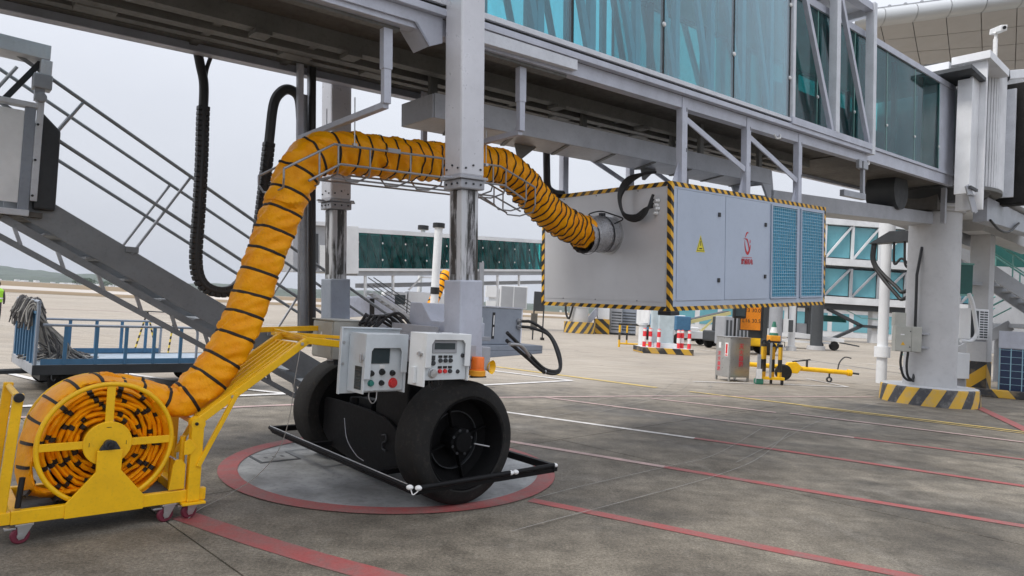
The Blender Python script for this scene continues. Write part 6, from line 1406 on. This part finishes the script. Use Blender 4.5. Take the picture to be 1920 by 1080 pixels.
part('tube', MB().cyl((-.2, 0, .42), (.9, 0, .40), .075, 14).cyl((1.55, 0, .38), (3.05, 0, .34), .075, 14), 'yellow', tw_, smooth=True); part('head_frame', MB().prism([(.95, .22), (1.45, .22), (1.6, .42), (1.4, .58), (1.15, .55)], (0, -.1, 0), (1, 0, 0), (0, 0, 1), (0, .2, 0)), 'yellow', tw_, bevel=.02); part('collar', MB().cyl((3.0, 0, .342), (3.12, 0, .338), .105, 14), 'yellow', tw_, smooth=True)
part('lifting_lever', MB().beam((1.3, 0, .58), (1.85, 0, .68), .04, .04).beam((1.75, 0, .68), (1.75, 0, .42), .06, .05), 'dark', tw_); part('handle', MB().tube(catmull([(2.7, 0, .42), (2.75, 0, .65), (2.9, 0, .82), (3.1, 0, .80)], 6), .02, 6), 'dark', tw_, smooth=True); part('coupling', MB().cyl((3.12, 0, .338), (3.35, 0, .32), .03, 8), 'dark', tw_)
part('wheel', MB().lathe([(0, .09), (.2, .09), (.25, .05), (.25, -.05), (.2, -.09), (0, -.09)], (.95, -.25, .25), (0, -1, 0), 24), 'rubber', tw_, smooth=True); part('small_wheel', MB().lathe([(.05, .03), (.09, .03), (.09, -.03), (.05, -.03), (.05, .03)], (2.45, 0, .09), (0, -1, 0), 16).box(2.43, 2.47, -.02, .02, .13, .3), 'dark', tw_)
# orange number board with work lamp on a dark trolley
ob = thing('number_board', 'orange number board with black figures on a dark post behind the cabinets', 'sign', (8.5, 24.0, 0), R(2))
M['orangeb'] = flat('orange_board', (.85, .27, .01), .5)
part('board', MB().box(-.34, .36, 0, .05, 1.48, 2.75), 'orangeb', ob, bevel=.01); part('back_case', MB().box(-.37, .45, .051, .25, 1.45, 2.8), 'fardark', ob); part('post', MB().box(.46, .62, .0, .2, 0, 3.2), 'fardark', ob, bevel=.01); part('arm', MB().box(.0, .46, .12, .2, 1.2, 1.449), 'fardark', ob)
text_mesh('figures', '23 30.0', .19, 'ink', ob, Matrix.Translation((.06, -.003, 2.17)) @ XZ); text_mesh('figures', 'L16 30.5', .19, 'ink', ob, Matrix.Translation((.03, -.003, 1.80)) @ XZ)
wl_ = thing('work_lamp', 'black square work lamp left of the orange number board', 'lamp', (7.93, 23.4, 2.08), R(5)); part('housing', MB().box(-.24, .22, 0, .18, -.22, .28), 'blk', wl_, bevel=.05); part('glass', MB().box(-.18, .16, -.012, -.001, -.14, .22), 'screen', wl_, bevel=.03); part('yoke', MB().box(-.02, .02, .181, .4, -.1, .5), 'blk', wl_); part('post', MB().box(-.03, .03, .4, .46, -2.08, .5), 'blk', wl_)

# parked ground vehicles in the shade of the far stands
def tractor(label, loc, rz, mat, s=1.0, cabin=True):
    t = thing('tow_tractor', label, 'tractor', loc, rz, 'ground vehicles on the far stands')
    part('body', MB().box(-1.5 * s, 1.5 * s, -.8, .8, .45, 1.1), mat, t, bevel=.08)
    if cabin: part('cab', MB().prism([(-.9, 1.1), (.5, 1.1), (.3, 2.0), (-.85, 2.0)], (0, -.7, 0), (1, 0, 0), (0, 0, 1), (0, 1.4, 0)), mat, t, bevel=.05); part('window', MB().prism([(-.75, 1.2), (.32, 1.2), (.18, 1.85), (-.72, 1.85)], (0, -.715, 0), (1, 0, 0), (0, 0, 1), (0, .012, 0)), 'screen', t)
    for x in (-1.0 * s, 1.0 * s):
        for y in (-.75, .75): part('wheel', MB().lathe([(0, .12), (.3, .12), (.38, .06), (.38, -.06), (.3, -.12), (0, -.12)], (x, y, .38), (0, 1, 0), 18), 'rubber', t, smooth=True)
    part('bumper', MB().box(1.5 * s, 1.5 * s + .12, -.7, .7, .4, .65), 'fardark', t); return t
tractor('dark loader vehicle under the air unit left of the orange number board', (13.8, 42.5, 0), R(20), 'fardark')
tractor('small white tow tractor far behind the red and white bollards', (13.6, 55, 0), R(10), 'farwhite')
tractor('yellow tow tractor seen past the work lamp above the steel cabinet', (13.5, 38, 0), R(0), 'yellow', .8, False)
tractor('blue and white tow tractor behind the pale column on its right', (11.6, 52, 0), R(-10), 'blue')
fl_ = thing('flatbed_trailer', 'long white flat trailer parked behind the green cone', 'trailer', (21.5, 52, 0), R(-8))
part('bed', MB().prism([(-3.6, .95), (3.6, .62), (3.6, .9), (-3.6, 1.5)], (0, -1, 0), (1, 0, 0), (0, 0, 1), (0, 2, 0)), 'farwhite', fl_, bevel=.03); part('side_frame', MB().box(-3.6, 3.2, -1.02, -.98, .45, .6).beam((-3.4, -1, .5), (-2.6, -1, .95), .08, .08).beam((-1, -1, .5), (0, -1, .8), .08, .08), 'farwhite', fl_)
for x in (-2.8, 1.8, 2.9): part('wheel', MB().lathe([(0, .1), (.3, .1), (.35, .05), (.35, -.1), (0, -.1)], (x, -.95, .35), (0, -1, 0), 18), 'rubber', fl_, smooth=True)
part('drawbar', MB().beam((3.6, 0, .6), (5.0, 0, .4), .1, .1), 'fardark', fl_)

# columns, plant and a pale pier building in the background between the number board and the white pipe
for i, (x, y, r_, h, mt, lab) in enumerate(((17.6, 45, .42, 7, 'fargrey', 'round grey column standing behind the green cone'), (18.9, 45.5, .22, 7, 'farwhite', 'slim white column right of the round grey one'), (22.6, 50, .42, 7, 'fardark', 'dark column behind the right end of the flat trailer'))):
    cl_ = thing('support_column', lab, 'column', (x, y, 0)); part('shaft', MB().cyl((0, 0, .3), (0, 0, h), r_, 20), mt, cl_, smooth=True); part('foot', MB().cyl((0, 0, 0), (0, 0, .3), r_ * 1.5, 20), 'concrete', cl_, smooth=True)
    if i == 0: part('louvre_box', MB().box(r_, r_ + .7, -.2, .3, 1.2, 2.1), 'farwhite', cl_); part('louvre', MB().box(r_ + .35, r_ + .66, -.215, -.201, 1.25, 2.05), 'fardark', cl_)
hg = thing('pier_building', 'pale low pier building far behind the stands on the right', 'building', (24, 118, 0), R(6))
part('wall', MB().box(0, 46, 0, 10, 0, 5.2), 'farwhite', hg); part('roof', MB().box(-.6, 46.6, -.6, 10.6, 5.2, 5.7), 'fargrey', hg)
for k in range(11): part('window', MB().box(1 + 4.1 * k, 4.2 + 4.1 * k, -.06, -.005, 1.0, 4.2), 'glassfar2', hg)
bl = thing('belt_loader', 'belt loader with a raised pale yellow boom behind the red and white bollards', 'belt loader', (12.2, 46, 0), R(15))
part('chassis', MB().box(-1.9, 1.9, -.8, .8, .45, .95), 'farwhite', bl, bevel=.05); part('boom', MB().beam((-2.4, 0, 1.0), (2.8, 0, 2.3), .9, .22), 'yellowpale', bl); part('belt', MB().beam((-2.35, 0, 1.13), (2.75, 0, 2.43), .7, .04), 'fardark', bl); part('cab', MB().box(-1.6, -.5, -1.0, -.3, .95, 1.9), 'blue', bl, bevel=.06)
part('strut', MB().beam((.6, -.4, .95), (1.6, -.4, 1.9), .12, .12), 'yellowpale', bl)
for x in (-1.3, 1.3):
    for y in (-.8, .8): part('wheel', MB().lathe([(0, .12), (.3, .12), (.38, .06), (.38, -.06), (.3, -.12), (0, -.12)], (x, y, .38), (0, 1, 0), 18), 'rubber', bl, smooth=True)
gp_ = thing('ground_power_unit', 'dark grey ground power unit under the air unit right of the belt loader', 'power unit', (12.0, 36.5, 0), R(12))
part('housing', MB().box(-.8, .7, -.5, .5, .5, 2.0), 'fargrey', gp_, bevel=.05)
for k in range(6): part('louvre', MB().box(-.7 + .22 * k, -.58 + .22 * k, -.512, -.5005, .9, 1.8), 'fardark', gp_)
part('cable_shelf', MB().box(-.9, .4, -.75, -.51, .75, .95), 'fardark', gp_); part('axle_frame', MB().box(-.7, .6, -.45, .45, .3, .499), 'fardark', gp_)
for x in (-.5, .4): part('wheel', MB().lathe([(0, .08), (.2, .08), (.25, .04), (.25, -.08), (0, -.08)], (x, -.5, .25), (0, -1, 0), 16), 'rubber', gp_, smooth=True)
part('tow_hook', MB().tube(catmull([(-.6, -.55, .9), (-.7, -.7, .6), (-.5, -.75, .4), (-.3, -.7, .7)], 6), .05, 6), 'cable', gp_, smooth=True)

# ================================================================== PERSON at the left edge
pe = thing('person', 'person in a lime vest and dark trousers standing at the left edge', 'person', (-18.85, 24.9, 0), R(25))
def skin(name, V, E_, rad, mat, parent):
    me = bpy.data.meshes.new(name); me.from_pydata(V, E_, []); o = link(name, me, parent)
    sk = o.modifiers.new('skin', 'SKIN'); sk.use_smooth_shade = True; o.modifiers.new('sub', 'SUBSURF').levels = 1; o.modifiers['sub'].render_levels = 1
    for i, r_ in enumerate(rad): me.skin_vertices[0].data[i].radius = r_ if isinstance(r_, tuple) else (r_, r_)
    me.skin_vertices[0].data[0].use_root = True
    me.materials.append(M[mat]); return o
Vb = [(0, 0, .88), (0, 0, 1.08), (0, 0, 1.30), (0, .0, 1.40), (0, .01, 1.47), (.09, 0, .82), (.10, .02, .46), (.10, .0, .08), (.10, .10, .04), (-.09, 0, .82), (-.10, .02, .46), (-.11, 0, .08), (-.11, .10, .04), (.18, 0, 1.33), (.22, .02, 1.08), (.20, .13, .90), (.18, .20, .86), (-.18, 0, 1.33), (-.22, .0, 1.08), (-.21, .06, .86), (-.20, .09, .78)]
Eb = [(0, 1), (1, 2), (2, 3), (3, 4), (0, 5), (5, 6), (6, 7), (7, 8), (0, 9), (9, 10), (10, 11), (11, 12), (2, 13), (13, 14), (14, 15), (15, 16), (2, 17), (17, 18), (18, 19), (19, 20)]
Rb = [(.15, .10), (.14, .095), (.16, .10), .06, .05, .085, .06, .042, .038, .085, .06, .042, .038, .055, .042, .034, .03, .055, .042, .034, .03]
skin('body', Vb, Eb, Rb, 'trouser', pe)
part('vest', MB().lathe([(.165, .92), (.175, 1.05), (.185, 1.22), (.20, 1.34), (.13, 1.42), (.07, 1.44)], (0, 0, 0), (0, 0, 1), 20), 'vest', pe, smooth=True).scale = (1.06, .72, 1)
part('vest_stripe', MB().lathe([(.178, 1.04), (.181, 1.09)], (0, 0, 0), (0, 0, 1), 20), 'wht', pe, smooth=True).scale = (1.08, .745, 1)
hd = part('head', MB().sphere((0, .015, 1.57), .10, 16, 12, (.82, .95, 1.15)), 'skin', pe, smooth=True)
part('nose', MB().prism([(0, 0), (.03, -.05), (-.03, -.05)], (0, .10, 1.585), (1, 0, 0), (0, 0, 1), (0, .02, 0)), 'skin', hd); part('eye', MB().sphere((.032, .103, 1.585), .011, 8, 6), 'blk', hd); part('eye', MB().sphere((-.032, .103, 1.585), .011, 8, 6), 'blk', hd); part('mouth', MB().box(-.022, .022, .098, .105, 1.515, 1.521), 'red', hd)
part('ear', MB().sphere((.084, .0, 1.57), .022, 8, 6, (.5, .8, 1.3)), 'skin', hd); part('ear', MB().sphere((-.084, .0, 1.57), .022, 8, 6, (.5, .8, 1.3)), 'skin', hd); part('hair', MB().sphere((0, -.008, 1.60), .105, 16, 10, (.86, .96, 1.0)), 'hair', hd, smooth=True)

# ================================================================== HAZE over the airfield
hz = MB().box(-4200, 4200, -80, 4400, -8, 130).mesh('haze', None)
hm = bpy.data.materials.new('haze_air'); hm.use_nodes = True; t = hm.node_tree; t.nodes.clear()
pv = mk(t, 'ShaderNodeVolumePrincipled'); pv.inputs['Color'].default_value = (.86, .91, 1, 1); pv.inputs['Density'].default_value = .000065; pv.inputs['Anisotropy'].default_value = .0
om = mk(t, 'ShaderNodeOutputMaterial'); t.links.new(pv.outputs[0], om.inputs['Volume'])
hz.materials.append(hm); ho = link('haze', hz); ho['kind'] = 'stuff'
